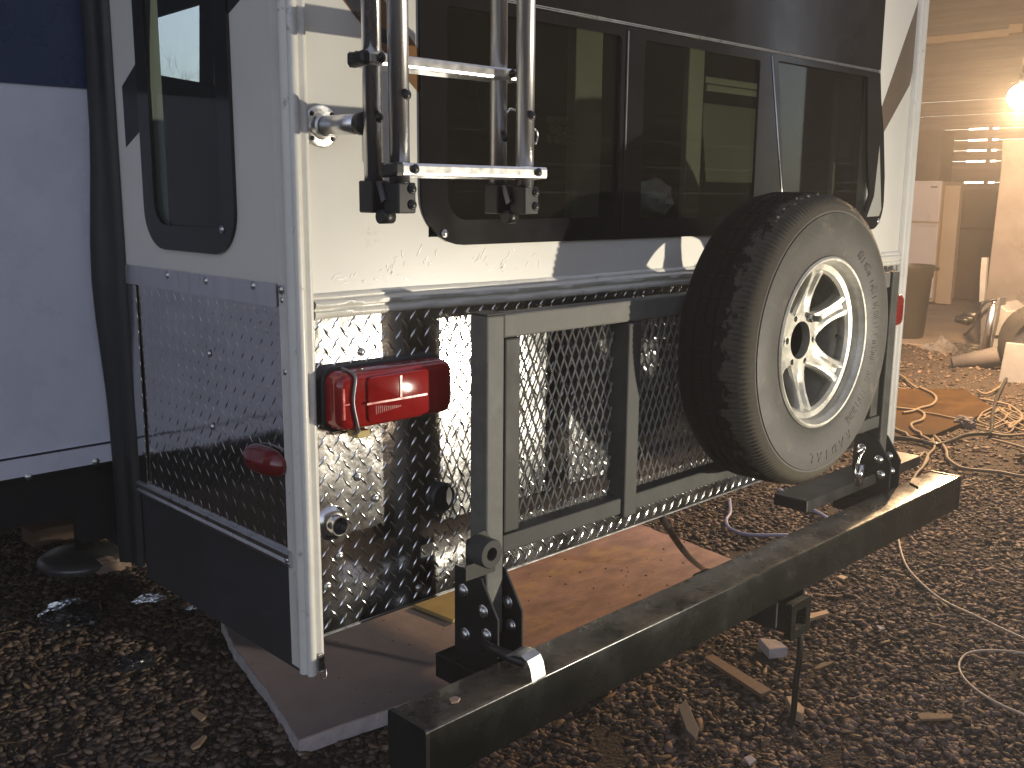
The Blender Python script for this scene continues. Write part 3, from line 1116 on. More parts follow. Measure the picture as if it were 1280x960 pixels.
# chrome socket
SK = MB()
q = P(416, 654, 'y', -0.004)
SK.lathe([(0.0001, -0.001), (0.034, -0.001), (0.034, -0.005), (0.028, -0.010), (0.020, -0.012), (0.019, -0.030), (0.0165, -0.030), (0.0165, -0.008), (0.0001, -0.008)], (q.x, 0, q.z), 'y', 28)
sk = SK.build('cable_socket', M['chrome'], T, auto=0.7)
w = MB()
w.lathe([(0.0001, -0.0095), (0.016, -0.0095)], (q.x, 0, q.z), 'y', 20)
w.build('socket_bore', M['black_plastic'], sk)
w = MB()
q2 = P(551, 621, 'y', -0.004)
w.lathe([(0.033, -0.002), (0.033, -0.012), (0.028, -0.016), (0.026, -0.012), (0.0001, -0.010)], (q2.x, 0, q2.z), 'y', 28)
w.build('round_hatch', M['black_plastic'], T, auto=0.7)

# ------------------------------------------------------------------ bumper
BM = thing('bumper', 'long black square-tube bumper beam across the back of the trailer', 'bumper', (1.2, -0.26, 0.58))
BX0, BX1, BY0, BY1, BZ0, BZ1 = 0.032, 2.335, -0.322, -0.218, 0.470, 0.580
w = MB()
vs, fs = [], []
loop = rrect(BY0, BZ0, BY1, BZ1, 0.006, 4)
nX = 40
for i in range(nX + 1):
    x = BX0 + (BX1 - BX0) * i / nX
    sh = (0.5 - i / nX) * 0
    for a, b in loop:
        d = 0.0006 * noise.noise(Vector((x * 6, a * 20, b * 20)))
        vs.append((x, a + d + 0.012 * (i / nX), b + d))
n_ = len(loop)
for i in range(nX):
    for k in range(n_):
        k2 = (k + 1) % n_
        fs.append((i * n_ + k, i * n_ + k2, (i + 1) * n_ + k2, (i + 1) * n_ + k))
w.add(vs, fs)
w.build('beam', M['black_steel'], BM, auto=0.8)
for x, yo in ((BX0, 0.0), (BX1, 0.012)):
    w = MB()
    w.plate([rrect(BY0 - 0.002 + yo, BZ0 - 0.002, BY1 + 0.002 + yo, BZ1 + 0.003, 0.008, 3)], SIDE, x - 0.006, x + 0.004)
    w.build('end_cap', M['bracket'], BM, bevel=0.002)
# tail under the beam and hitch receiver
w = MB()
w.plate([rrect(1.240, 0.372, 1.318, 0.452, 0.008, 3), rrect(1.252, 0.384, 1.306, 0.440, 0.004, 2)], REAR, -0.335, -0.02)
w.build('hitch_receiver', M['bracket'], BM, bevel=0.002)
w = MB()
w.plate([rrect(1.230, 0.362, 1.328, 0.462, 0.006, 3), rrect(1.254, 0.386, 1.304, 0.438, 0.004, 2)], REAR, -0.338, -0.318)
w.build('receiver_collar', M['black_steel'], BM, bevel=0.003)
for x in (1.20, 1.335):
    w = MB()
    w.box((x, -0.31, 0.40), (x + 0.008, -0.20, 0.469))
    w.build('hitch_bracket', M['bracket'], BM)
w = MB()
w.tube(smooth_path([(1.30, -0.325, 0.376), (1.303, -0.328, 0.30), (1.298, -0.325, 0.22), (1.305, -0.32, 0.13), (1.30, -0.315, 0.085)], 6), 0.0085, 8)
w.build('safety_strap', M['black_hose'], BM)


# brackets that carry the gate: pairs of cheek plates, bolts, arm to the chassis
def cheek(x, y0=-0.205, y1=-0.075, z0=0.455, mat='bracket'):
    w = MB()
    w.plate([[(y1, z0), (y0, z0), (y0, 0.66), (y0 + 0.008, 0.672), (y0 + 0.05, 0.735), (y0 + 0.075, 0.742), (y1, 0.742)]], SIDE, x, x + 0.006)
    return w.build('bracket_plate', M[mat], BM, bevel=0.0015)


nb = dome_bolt('bolt', 0.0105, 0.008, M['bolt'], 'x', BM)
first = True
for xs_, sgn in ((0.322, 1), (2.045, 1)):
    for dx in (-0.012, 0.056):
        cheek(xs_ + dx)
        for yy, zz in ((-0.165, 0.668), (-0.175, 0.620), (-0.105, 0.695), (-0.110, 0.60)):
            X = xs_ + dx - 0.001
            if first:
                nb.location = Vector((X, yy, zz)) - BM.location
                first = False
            else:
                place(nb, BM, X, yy, zz)
    w = MB()
    w.box((xs_ - 0.02, -0.20, 0.475), (xs_ + 0.07, -0.02, 0.53), bev=0.003)
    w.build('bracket_arm', M['bracket'], BM)
# locking pin on the right-hand bracket
w = MB()
q = P(1072, 592, 'y', -0.215)
w.tube([(q.x, -0.22, q.z - 0.035), (q.x, -0.22, q.z + 0.030)], 0.0125, 14)
w.build('lock_pin', M['chrome'], BM)
w = MB()
q = P(1073, 567, 'y', -0.215)
w.tube(smooth_path([(q.x - 0.02, -0.22, q.z + 0.01), (q.x, -0.228, q.z + 0.018), (q.x + 0.015, -0.225, q.z + 0.008), (q.x, -0.222, q.z - 0.005), (q.x - 0.008, -0.22, q.z - 0.03)], 6), 0.0035, 8)
w.build('pin_clip', M['bolt'], BM)
w = MB()
w.box((1.60, -0.16, 0.585), (2.36, -0.05, 0.62), bev=0.003)
w.build('cross_tube', M['bracket'], BM)

# paper scrap on the beam
w = MB()
q = P(568, 876, 'z', 0.582)
w.plate([[(q.x - 0.011, q.y - 0.004), (q.x, q.y - 0.010), (q.x + 0.012, q.y - 0.003), (q.x + 0.009, q.y + 0.008), (q.x - 0.004, q.y + 0.009)]], TOP, 0.5815, 0.5855)
o = w.build('paper_scrap', M['paper'])
tag(o, 'tiny pale paper scrap lying near the left end of the black bumper', 'scrap')
# tag lying on the right end
w = MB()
q = [P(u, v, 'z', 0.5835) for u, v in ((1137, 603), (1141, 597), (1151, 598), (1148, 609))]
w.plate([[(p.x, p.y) for p in q]], TOP, 0.5820, 0.5850)
o = w.build('card_tag', M['cord'])
tag(o, 'pale card tag tied to a cord on the right end of the bumper', 'tag')

# pry bar lying across the beam
PB = thing('latch_lever', 'short black lever with a bent silver end resting on the bumper by the left bracket', 'lever', (0.40, -0.22, 0.60))
a, b = P(604, 806, 'z', 0.612), P(657, 829, 'z', 0.606)
w = MB()
w.tube([a, a.lerp(b, 0.5), b], 0.011, 10)
w.build('bar', M['bracket'], PB)
c0 = b
dr = (b - a).normalized()
pr = Vector((-dr.y, dr.x, 0)).normalized()
w = MB()
pts = [(-0.03, 0.016), (-0.012, 0.024), (0.006, 0.025), (0.020, 0.018), (0.028, 0.004), (0.033, -0.0215)]
vs, fs = [], []
for t_, h in pts:
    for s_ in (-0.021, 0.021):
        for k in (0, 0.004):
            p = c0 + dr * t_ + pr * s_
            vs.append((p.x, p.y, 0.606 + h - k))
for i in range(len(pts) - 1):
    o_ = i * 4
    fs += [(o_, o_ + 2, o_ + 6, o_ + 4), (o_ + 1, o_ + 5, o_ + 7, o_ + 3), (o_, o_ + 4, o_ + 5, o_ + 1), (o_ + 2, o_ + 3, o_ + 7, o_ + 6)]
e_ = (len(pts) - 1) * 4
fs += [(0, 1, 3, 2), (e_, e_ + 2, e_ + 3, e_ + 1)]
w.add(vs, fs)
w.build('bent_plate', M['alu_rung'], PB, bevel=0.001)

# ------------------------------------------------------------------ swing gate with mesh
G = thing('cargo_gate', 'grey steel swing gate with expanded mesh in front of the diamond plate', 'gate', (0.35, -0.13, 0.62))


def gbox(name, a, b, mat='gate', bev=0.004):
    w = MB()
    w.box(a, b, bev=bev)
    return w.build(name, M[mat], G)


gbox('post', (0.325, -0.156, 0.60), (0.372, -0.106, 1.264))
gbox('post', (2.052, -0.156, 0.60), (2.099, -0.106, 1.264), 'gate_dark')
gbox('stile', (0.384, -0.146, 0.8085), (0.428, -0.108, 1.214), 'gate_dark')
gbox('stile', (1.99, -0.146, 0.8085), (2.035, -0.108, 1.214), 'gate_dark')
gbox('top_rail', (0.376, -0.150, 1.216), (2.048, -0.106, 1.264))
gbox('bottom_rail', (0.376, -0.150, 0.768), (2.048, -0.106, 0.807), 'gate_dark')
gbox('middle_post', (0.757, -0.158, 0.760), (0.803, -0.1025, 1.2135), 'gate_dark')
gbox('middle_post', (1.40, -0.1495, 0.8085), (1.44, -0.1055, 1.2135), 'gate_dark')
gbox('tyre_mount', (1.195, -0.19, 1.00), (1.30, -0.090, 1.2135), 'bracket')
gbox('gate_cap', (0.324, -0.157, 1.2645), (0.373, -0.105, 1.268), 'gate_dark', 0.001)
w = MB()
px_, pz_ = 0.0245, 0.058
ym = -0.112
x = 0.41
st = 0.0013
for side in (0,):
    i = 0
    V, F = [], []

    def strand(ax, az, bx_, bz_, tw):
        o = len(V)
        dx_, dz_ = bx_ - ax, bz_ - az
        L_ = math.hypot(dx_, dz_)
        nx_, nz_ = -dz_ / L_ * st, dx_ / L_ * st
        for (qx, qz, qy) in ((ax, az, -0.0015 * tw), (bx_, bz_, 0.0015 * tw)):
            V.extend([(qx + nx_, ym - 0.0014 + qy, qz + nz_), (qx - nx_, ym - 0.0014 - qy * 0.5, qz - nz_), (qx - nx_, ym + 0.0014 + qy, qz - nz_), (qx + nx_, ym + 0.0014 - qy * 0.5, qz + nz_)])
        F.extend([(o, o + 1, o + 5, o + 4), (o + 1, o + 2, o + 6, o + 5), (o + 2, o + 3, o + 7, o + 6), (o + 3, o, o + 4, o + 7)])
    ncol = int((2.02 - 0.41) / (px_ / 2))
    nrow = int((1.235 - 0.77) / (pz_ / 2))
    for i in range(ncol):
        for j in range(nrow):
            ax, az = 0.41 + i * px_ / 2, 0.772 + j * pz_ / 2
            if (i + j) % 2 == 0:
                strand(ax, az, ax + px_ / 2, az + pz_ / 2, 1)
            else:
                strand(ax, az + pz_ / 2, ax + px_ / 2, az, -1)
    w.add(V, F)
tag(w.build('mesh_screen', M['mesh'], G), kind='stuff')
# pivot bushing on the near post
q = P(613, 692, 'y', -0.195)
w = MB()
w.lathe([(0.0135, -0.200), (0.0275, -0.200), (0.0295, -0.197), (0.0295, -0.157), (0.020, -0.157), (0.0135, -0.160)], (q.x, 0, q.z), 'y', 28, closed=True)
w.build('pivot_bushing', M['gate_dark'], G, auto=0.7)
w = MB()
w.lathe([(0.0001, -0.170), (0.0085, -0.170), (0.0085, -0.158)], (q.x, 0, q.z), 'y', 14)
w.build('pivot_bolt', M['bolt'], G)
w = MB()
w.plate([[(q.x - 0.03, 0.74), (q.x + 0.05, 0.74), (q.x + 0.05, 0.80), (q.x + 0.02, 0.835), (q.x - 0.03, 0.825)]], REAR, -0.1555, -0.1565)
w.build('pivot_plate', M['gate_dark'], G)

# ------------------------------------------------------------------ spare wheel
SWX, SWZ = 1.247, 1.145
W_ = thing('spare_wheel', 'spare wheel with dusty black tyre and six-spoke silver rim hung on the gate', 'wheel', (SWX, -0.27, 0.785))
YF = -0.372
R0 = 0.360
tp = [(0.203, YF + 0.012), (0.212, YF + 0.004), (0.226, YF - 0.001), (0.250, YF - 0.008), (0.285, YF - 0.010), (0.312, YF - 0.006), (0.3135, YF - 0.0035), (0.3165, YF - 0.0035), (0.318, YF - 0.004),
      (0.330, YF + 0.002), (0.341, YF + 0.010), (0.348, YF + 0.018), (0.354, YF + 0.030), (0.358, YF + 0.050), (R0, YF + 0.075)]
nfr = len(tp)
grooves = [0.088, 0.114, 0.140]
for gc in grooves:
    tp += [(R0, YF + gc - 0.010), (R0 - 0.007, YF + gc - 0.0075), (R0 - 0.007, YF + gc - 0.0025), (R0, YF + gc)]
tp += [(R0, YF + 0.152), (0.356, YF + 0.170), (0.345, YF + 0.185), (0.318, YF + 0.194), (0.285, YF + 0.198), (0.25, YF + 0.197), (0.215, YF + 0.190), (0.203, YF + 0.182)]
NSEG = 540


def tread(i, k, r, t):
    ph = k % 3
    if 9 <= i <= 13 and ph == 0:
        return r - (0.0035 if i in (10, 11, 12) else 0.0015), t + (0.002 if i in (10, 11) else 0)
    if 14 <= i <= nfr + 11 and (k % 15) < 2:
        return r - 0.004, t
    return r, t


w = MB()
w.lathe(tp[:9], (SWX, 0, SWZ), 'y', NSEG)
ty = w.build('tyre', M['rubber'], W_, auto=0.6)
w = MB()
w.lathe(tp[8:], (SWX, 0, SWZ), 'y', NSEG, mod=lambda i, k, r, t: tread(i + 8, k, r, t))
w.build('tread', M['tread'], ty, auto=0.6)
# rubber flaps and hairs along the worn shoulder
w = MB()
for k in range(90):
    a = math.radians(random.uniform(92, 172))
    r0 = 0.352 + random.uniform(-0.006, 0.004)
    t0 = YF + random.uniform(0.028, 0.045)
    L_ = random.uniform(0.006, 0.022)
    da = random.uniform(0.006, 0.018)
    V = []
    for (aa, rr, tt) in ((a - da, r0, t0), (a + da, r0, t0 + 0.004), (a + random.uniform(-da, da), r0 + L_ * 0.45, t0 - 0.002 + L_ * random.uniform(-0.2, 0.5)), (a, r0 - 0.003, t0 + 0.006)):
        V.append((SWX + rr * math.cos(aa), tt, SWZ + rr * math.sin(aa)))
    w.add(V, [(0, 1, 2), (0, 2, 3), (1, 3, 2), (0, 3, 1)])
tag(w.build('rubber_flaps', M['rubber'], ty), kind='stuff')


def arc_text(body, size, rad, ang0, step, name, parent, flip=False):
    """raised lettering around the sidewall"""
    for i, ch in enumerate(body):
        if ch == ' ':
            continue
        cu = bpy.data.curves.new('letter', 'FONT')
        cu.body = ch
        cu.size = size
        cu.extrude = 0.0006
        cu.align_x = 'CENTER'
        cu.align_y = 'CENTER'
        cu.resolution_u = 2
        ob = bpy.data.objects.new('letter', cu)
        COL.objects.link(ob)
        dg = bpy.context.evaluated_depsgraph_get()
        me = bpy.data.meshes.new_from_object(ob.evaluated_get(dg))
        a = math.radians(ang0 + (step if flip else -step) * i)
        er = Vector((math.cos(a), 0, math.sin(a)))
        et = Vector((math.sin(a), 0, -math.cos(a)))
        if flip:
            er, et = -er, -et
        c = Vector((SWX + rad * math.cos(a), YF - 0.0102, SWZ + rad * math.sin(a)))
        w = MB()
        w.add([c + et * v.co.x + er * v.co.y + Vector((0, -v.co.z, 0)) for v in me.vertices], [tuple(p.vertices) for p in me.polygons])
        bpy.data.objects.remove(ob)
        bpy.data.curves.remove(cu)
        bpy.data.meshes.remove(me)
        w.build(name, M['rubber'], parent)


arc_text('RADIAL', 0.034, 0.281, -62, 7.6, 'raised_letter', ty)
# fine moulded rings and serrations on the sidewall
w = MB()
for k in range(260):
    a = math.radians(k * 360 / 260)
    if not (-60 < ((math.degrees(a) + 180) % 360) - 180 < 60):
        continue
    if random.random() < 0.35:
        continue
    ca, sa = math.cos(a), math.sin(a)
    r1, r2 = 0.236 + random.uniform(0, 0.004), 0.252 + random.uniform(-0.006, 0.01)
    tvec = Vector((-sa, 0, ca)) * 0.0011
    for_ = [Vector((SWX + r * ca, YF - 0.0078 + (0.004 if r < 0.245 else 0.0), SWZ + r * sa)) for r in (r1, r2)]
    w.add([for_[0] - tvec, for_[0] + tvec, for_[1] + tvec, for_[1] - tvec] + [p + Vector((0, -0.0022, 0)) for p in (for_[0], for_[1])],
          [(0, 1, 4), (1, 2, 5, 4), (2, 3, 5), (3, 0, 4, 5)])
tag(w.build('sidewall_marks', M['rubber'], ty), kind='stuff')

# rim
w = MB()
w.lathe([(0.2055, YF + 0.016), (0.2095, YF + 0.008), (0.2095, YF + 0.002), (0.205, YF - 0.002), (0.200, YF - 0.001), (0.197, YF + 0.006), (0.193, YF + 0.012), (0.192, YF + 0.014), (0.190, YF + 0.022),
         (0.187, YF + 0.060), (0.184, YF + 0.075), (0.181, YF + 0.090), (0.181, YF + 0.175), (0.190, YF + 0.188), (0.20, YF + 0.190)], (SWX, 0, SWZ), 'y', 96)
rim = w.build('rim', M['rim'], W_, auto=0.5)
YD = -0.306


def spoke_bm(ang):
    """twin-ribbed spoke, hub to barrel"""
    w = MB()
    prof_ = []
    # stations: radius, half width, groove depth, face y
    stn = [(0.060, 0.042, 0.0, YD + 0.002), (0.080, 0.034, 0.002, YD - 0.001), (0.100, 0.028, 0.007, YD - 0.006), (0.128, 0.025, 0.010, YD - 0.015), (0.157, 0.028, 0.010, YD - 0.026), (0.176, 0.036, 0.005, YD - 0.033), (0.189, 0.047, 0.0, YD - 0.037)]
    vs, fs = [], []
    ca, sa = math.cos(ang), math.sin(ang)
    for r, hw, gd, y in stn:
        for (f_, d_) in ((-1.0, 0.028), (-1.0, 0.008), (-0.82, 0.001), (-0.42, 0.0), (-0.22, gd), (0.22, gd), (0.42, 0.0), (0.82, 0.001), (1.0, 0.008), (1.0, 0.028)):
            lx, lz = r, f_ * hw
            vs.append((SWX + lx * ca - lz * sa, y + d_, SWZ + lx * sa + lz * ca))
    n = 10
    for i in range(len(stn) - 1):
        for k in range(n - 1):
            fs.append((i * n + k, i * n + k + 1, (i + 1) * n + k + 1, (i + 1) * n + k))
        fs.append((i * n + n - 1, i * n, (i + 1) * n, (i + 1) * n + n - 1))
    fs += [tuple(range(n)), tuple((len(stn) - 1) * n + k for k in range(n))]
    w.add(vs, fs)
    return w


w = MB()
w.lathe([(0.170, YD - 0.026), (0.176, YD - 0.034), (0.190, YD - 0.038), (0.190, YD - 0.010), (0.174, YD - 0.004), (0.170, YD - 0.012)], (SWX, 0, SWZ), 'y', 90, closed=True)
w.build('spoke_ring', M['rim'], rim, auto=0.6)
for k in range(6):
    spoke_bm(math.radians(27 + 60 * k)).build('spoke', M['rim'], rim, auto=0.7)
# hub: disc with bore and lug holes
w = MB()
hub_o = [(SWX + (0.076 + 0.004 * math.cos(6 * math.radians(t - 27))) * math.cos(math.radians(t)), SWZ + (0.076 + 0.004 * math.cos(6 * math.radians(t - 27))) * math.sin(math.radians(t))) for t in range(0, 360, 6)]
bore = [(SWX + 0.047 * math.cos(math.radians(t)), SWZ + 0.047 * math.sin(math.radians(t))) for t in range(0, 360, 10)]
lugs = []
for k in range(6):
    a = math.radians(57 + 60 * k)
    lugs.append([(SWX + 0.0625 * math.cos(a) + 0.0085 * math.cos(math.radians(t)), SWZ + 0.0625 * math.sin(a) + 0.0085 * math.sin(math.radians(t))) for t in range(0, 360, 30)])
w.plate([hub_o, bore] + lugs, REAR, YD + 0.0015, YD + 0.024)
w.build('hub', M['rim'], rim, bevel=0.0015)
w = MB()
w.lathe([(0.0475, YD + 0.002), (0.0475, YD + 0.12)], (SWX, 0, SWZ), 'y', 36)
w.build('bore_sleeve', M['bracket'], rim)
# mount stud and valve
w = MB()
a = math.radians(-3)
w.tube([(SWX + 0.175, YD - 0.004, SWZ - 0.006), (SWX + 0.150, YD - 0.020, SWZ - 0.004)], [0.006, 0.0045], 10)
w.tube([(SWX + 0.150, YD - 0.020, SWZ - 0.004), (SWX + 0.142, YD - 0.025, SWZ - 0.004)], 0.0055, 10)
w.build('valve_stem', M['black_plastic'], rim)
w = MB()
a = math.radians(57)
w.tube([(SWX + 0.0625 * math.cos(a), YD - 0.03, SWZ + 0.0625 * math.sin(a)), (SWX + 0.0625 * math.cos(a), YD + 0.16, SWZ + 0.0625 * math.sin(a))], 0.0075, 10)
w.build('mount_stud', M['gate_dark'], W_)
w = MB()
w.lathe([(0.0001, 0), (0.011, 0), (0.011, 0.012), (0.0001, 0.012)], (SWX + 0.0625 * math.cos(a), YD - 0.012, SWZ + 0.0625 * math.sin(a)), 'y', 6, smooth=False)
w.build('lug_nut', M['bolt'], W_)

# ------------------------------------------------------------------ ladder
LD = thing('folding_ladder', 'silver folding ladder fixed on the rear wall beside the black window', 'ladder', (0.2, -0.17, 1.45))
RB, RF = 0.0165, 0.0175
yb, yf = -0.150, -0.203
xl, xr = 0.058, 0.350
xfl, xfr = 0.072, 0.368


def rail(x, y, z0, z1, r):
    w = MB()
    w.tube([(x, y, z0), (x, y, z1)], r, 20)
    return w.build('rail', M['alu'], LD)


rail(xl + 0.008, yb, 1.505, 2.75, RB)
rail(xr + 0.008, yb, 1.505, 2.75, RB)
rail(xfl + 0.008, yf, 1.50, 2.60, RF)
rail(xfr + 0.008, yf, 1.50, 2.60, RF)


def rung(x0, x1, y, z):
    w = MB()
    lp = [(y - 0.021, z - 0.004), (y - 0.019, z - 0.009), (y + 0.018, z - 0.012), (y + 0.021, z - 0.008), (y + 0.021, z + 0.009), (y + 0.018, z + 0.012), (y + 0.006, z + 0.0105), (y, z + 0.012),
          (y - 0.006, z + 0.0105), (y - 0.018, z + 0.012), (y - 0.021, z + 0.008)]
    vs = [(x, a, b) for x in (x0, x1) for a, b in lp]
    n = len(lp)
    fs = [(i, (i + 1) % n, (i + 1) % n + n, i + n) for i in range(n)] + [tuple(range(n)), tuple(range(n, 2 * n))]
    w.add(vs, fs)
    o = w.build('rung', M['alu_rung'], LD, bevel=0.0012)
    c = MB()
    for x_, s_ in ((x0, -1), (x1, 1)):
        lp2 = [(y + (a - y) * 1.02, z + (b - z) * 1.05) for a, b in lp]
        lp3 = [(y + (a - y) * 0.85, z + (b - z) * 0.8) for a, b in lp]
        vs = [(x_ + s_ * 0.001, a, b) for a, b in lp2] + [(x_ + s_ * 0.012, a, b) for a, b in lp2] + [(x_ + s_ * 0.017, a, b) for a, b in lp3]
        fs = [(i, (i + 1) % n, (i + 1) % n + n, i + n) for i in range(n)] + [(i + n, (i + 1) % n + n, (i + 1) % n + 2 * n, i + 2 * n) for i in range(n)] + [tuple(range(2 * n, 3 * n)), tuple(range(n))]
        if s_ < 0:
            c.add(vs, fs)
    c.build('rung_cap', M['black_plastic'], o)
    return o


r1 = rung(0.045, 0.395, -0.152, 1.713)
r2 = rung(0.045, 0.395, -0.152, 1.985)
r3 = rung(0.068, 0.412, -0.207, 1.534)
r4 = rung(0.068, 0.412, -0.205, 1.868)
sb = dome_bolt('screw', 0.0062, 0.004, M['bracket'], 'y', LD)
pts_ = [(0.066, -0.168, 1.62), (0.358, -0.168, 1.60), (0.083, -0.222, 1.655), (0.377, -0.222, 1.638), (0.092, -0.230, 1.536), (0.386, -0.230, 1.536), (0.068, -0.1745, 1.716), (0.372, -0.1745, 1.716)]
for i, p in enumerate(pts_):
    if i == 0:
        sb.location = Vector(p) - LD.location
    else:
        place(sb, LD, *p)
# stand-off with wall flange
w = MB()
fz = 1.612
w.tube([(0.060, -0.008, fz), (0.062, yb + 0.018, fz)], 0.0175, 18)
arm = w.build('standoff', M['alu'], LD)
w = MB()
w.lathe([(0.0178, -0.020), (0.022, -0.018), (0.024, -0.009), (0.034, -0.008), (0.037, -0.006), (0.037, -0.0005), (0.0178, -0.0005)], (0.060, 0, fz), 'y', 30, closed=True)
w.build('flange', M['alu_rung'], arm, auto=0.6)
for a in (45, 135, 225, 315):
    w = MB()
    w.lathe([(0.0001, -0.0105), (0.004, -0.010), (0.0045, -0.008)], (0.060 + 0.030 * math.cos(math.radians(a)), 0, fz + 0.030 * math.sin(math.radians(a))), 'y', 10)
    w.build('flange_screw', M['bracket'], arm)
w = MB()
w.lathe([(0.0182, yb + 0.030), (0.0195, yb + 0.030), (0.0195, yb + 0.014), (0.0182, yb + 0.014)], (0.062, 0, fz), 'y', 18)
w.build('collar', M['black_plastic'], arm)
# hinge blocks at the foot of both rail pairs
for xo, xf, zc in ((xl + 0.008, xfl + 0.008, 1.490), (xr + 0.008, xfr + 0.008, 1.486)):
    w = MB()
    w.box((xo - 0.019, yb - 0.019, zc - 0.027), (xo + 0.019, yb + 0.019, zc + 0.027), bev=0.003)
    w.box((xf - 0.019, yf - 0.020, zc - 0.027), (xf + 0.019, yf + 0.020, zc + 0.024), bev=0.003)
    hb = w.build('hinge_block', M['bracket'], LD)
    w = MB()
    ctr = Vector(((xo + xf) / 2 - 0.004, (yb + yf) / 2, zc - 0.033))
    w.tube([ctr + Vector((-0.012, 0, 0)), ctr + Vector((0.014, 0, 0))], 0.012, 16)
    w.build('hinge_knuckle', M['bracket'], hb)
    w = MB()
    w.plate([[(yb - 0.018, zc + 0.026), (yb - 0.030, zc + 0.026), (yf + 0.010, zc - 0.004), (yf + 0.020, zc - 0.010)]], SIDE, xo - 0.010, xo - 0.006)
    w.build('hinge_link', M['grey_steel'], hb)
    for dz in (0.013, -0.013):
        place(sb, hb, xf + 0.010, yf - 0.0215, zc + dz)
# wire hooks on the right rails
w = MB()
xb_, xf_ = xr + 0.008, xfr + 0.008
w.tube(smooth_path([(xb_ + 0.006, yb - 0.016, 1.645), (xb_ + 0.012, yb - 0.022, 1.652), (xf_ - 0.004, yf + 0.016, 1.648)], 6), 0.0028, 8)
w.tube(smooth_path([(xf_ + 0.014, yf - 0.012, 1.615), (xf_ + 0.024, yf - 0.008, 1.610), (xf_ + 0.027, yf - 0.006, 1.597), (xf_ + 0.018, yf - 0.010, 1.588)], 6), 0.0020, 8)
w.build('wire_hook', M['bolt'], LD)

# ------------------------------------------------------------------ boards, foam and litter
w = MB()
fm = []
for i in range(len(FOAM)):
    a, b = Vector(FOAM[i]), Vector(FOAM[(i + 1) % len(FOAM)])
    n = 24 if i < 4 else 6
    for k in range(n):
        p = a.lerp(b, k / n)
        q = Vector((p.x * 9, p.y * 9, 0.5))
        fm.append((p.x + 0.010 * noise.noise(q) + random.gauss(0, 0.0012), p.y + 0.010 * noise.noise(q + Vector((7, 3, 0)))))
F_ = thing('foam_board', 'grey insulation foam board with a broken white edge, under the trailer corner', 'foam board', (0.8, 1.0, 0))
cx_, cy_ = 0.85, 0.98
w.plate([fm], TOP, 0.0, 0.044)
w.build('core', M['foam_edge'], F_)
w = MB()
w.plate([[(cx_ + (x - cx_) * 0.994, cy_ + (y - cy_) * 0.994) for x, y in fm]], TOP, 0.0442, 0.0475)
w.build('facing', M['foam'], F_)

PLY_ = []
for i in range(len(PLY)):
    a, b = Vector(PLY[i]), Vector(PLY[(i + 1) % len(PLY)])
    for k in range(8):
        p = a.lerp(b, k / 8)
        PLY_.append((p.x + random.gauss(0, 0.002), p.y + random.gauss(0, 0.002)))
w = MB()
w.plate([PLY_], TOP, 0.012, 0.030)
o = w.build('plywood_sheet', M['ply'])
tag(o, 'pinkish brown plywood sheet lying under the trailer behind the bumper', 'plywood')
w = MB()
q = [P(u, v, 'z', 0.04) for u, v in ((516, 762), (560, 744), (592, 768), (566, 782))]
w.plate([[(p.x, p.y) for p in q]], TOP, 0.0485, 0.062)
o = w.build('wood_offcut', M['yellow_wood'])
tag(o, 'yellowish thin wood offcut lying beside the left gate bracket', 'offcut')
w = MB()
w.plate([ORANGE], TOP, 0.002, 0.020)
o = w.build('chipboard_sheet', M['osb'])
tag(o, 'orange-lit flat chipboard sheet on the gravel to the right of the trailer', 'board')


def lumber(name, label, cat, pts, z0, h, mat, w_=None, grp=None):
    """flat piece from pixel corners on the ground"""
    w = MB()
    q = [P(u, v, 'z', z0 + h) for u, v in pts]
    w.plate([[(p.x, p.y) for p in q]], TOP, z0, z0 + h)
    o = w.build(name, M[mat], None, bevel=0.0025)
    return tag(o, label, cat, grp)


lumber('foam_block', 'small broken white block on the gravel behind the hanging strap', 'block', ((948, 797), (970, 799), (985, 809), (962, 812)), 0.004, 0.034, 'foam_edge')
lumber('weathered_board', 'long brown wooden board lying on gravel below the bumper', 'board', ((880, 821), (890, 817), (965, 862), (952, 868)), 0.012, 0.012, 'old_board')
lumber('lumber_block', 'pine lumber block with lit top, right behind the hitch receiver', 'block', ((970, 750), (990, 743), (1010, 739), (1006, 746), (975, 757)), 0.004, 0.05, 'pine')
lumber('pine_offcut', 'flat pale pine offcut on gravel right of the hitch receiver', 'offcut', ((1000, 773), (1004, 768), (1033, 762), (1037, 766), (1006, 775)), 0.008, 0.012, 'pine')
lumber('bark_piece', 'light bark piece lying on the gravel right of the hanging strap', 'bark piece', ((1016, 836), (1026, 828), (1043, 825), (1040, 829), (1024, 836)), 0.010, 0.008, 'chip')
lumber('broken_stone', 'rough tan broken stone on gravel below the hanging strap', 'stone', ((982, 870), (990, 869), (1006, 885), (1003, 893), (990, 886)), 0.0, 0.03, 'pine')


def crumple(name, label, cat, u, v, sx, sy, sz, mat, seed, edge=None):
    q = P(u, v, 'z', 0.01)
    bm = bmesh.new()
    bmesh.ops.create_icosphere(bm, subdivisions=4, radius=1)
    dv = (q - Vector(CAM))
    an = math.atan2(dv.y, dv.x) - math.pi / 2
    R = Matrix.Rotation(an, 3, 'Z')
    for w_ in bm.verts:
        p = w_.co.copy()
        k = 1 + 0.35 * noise.noise(p * 1.6 + Vector((seed, 0, 0))) + 0.22 * abs(noise.noise(p * 4.5 + Vector((0, seed, 0)))) + 0.10 * noise.noise(p * 11)
        p = Vector((p.x * sx * k, p.y * sy * k, max(p.z, -0.25) * sz * k))
        w_.co = R @ p + q
    w = MB()
    w.bm(bm)
    o = w.build(name, M[mat], None)
    return tag(o, label, cat)


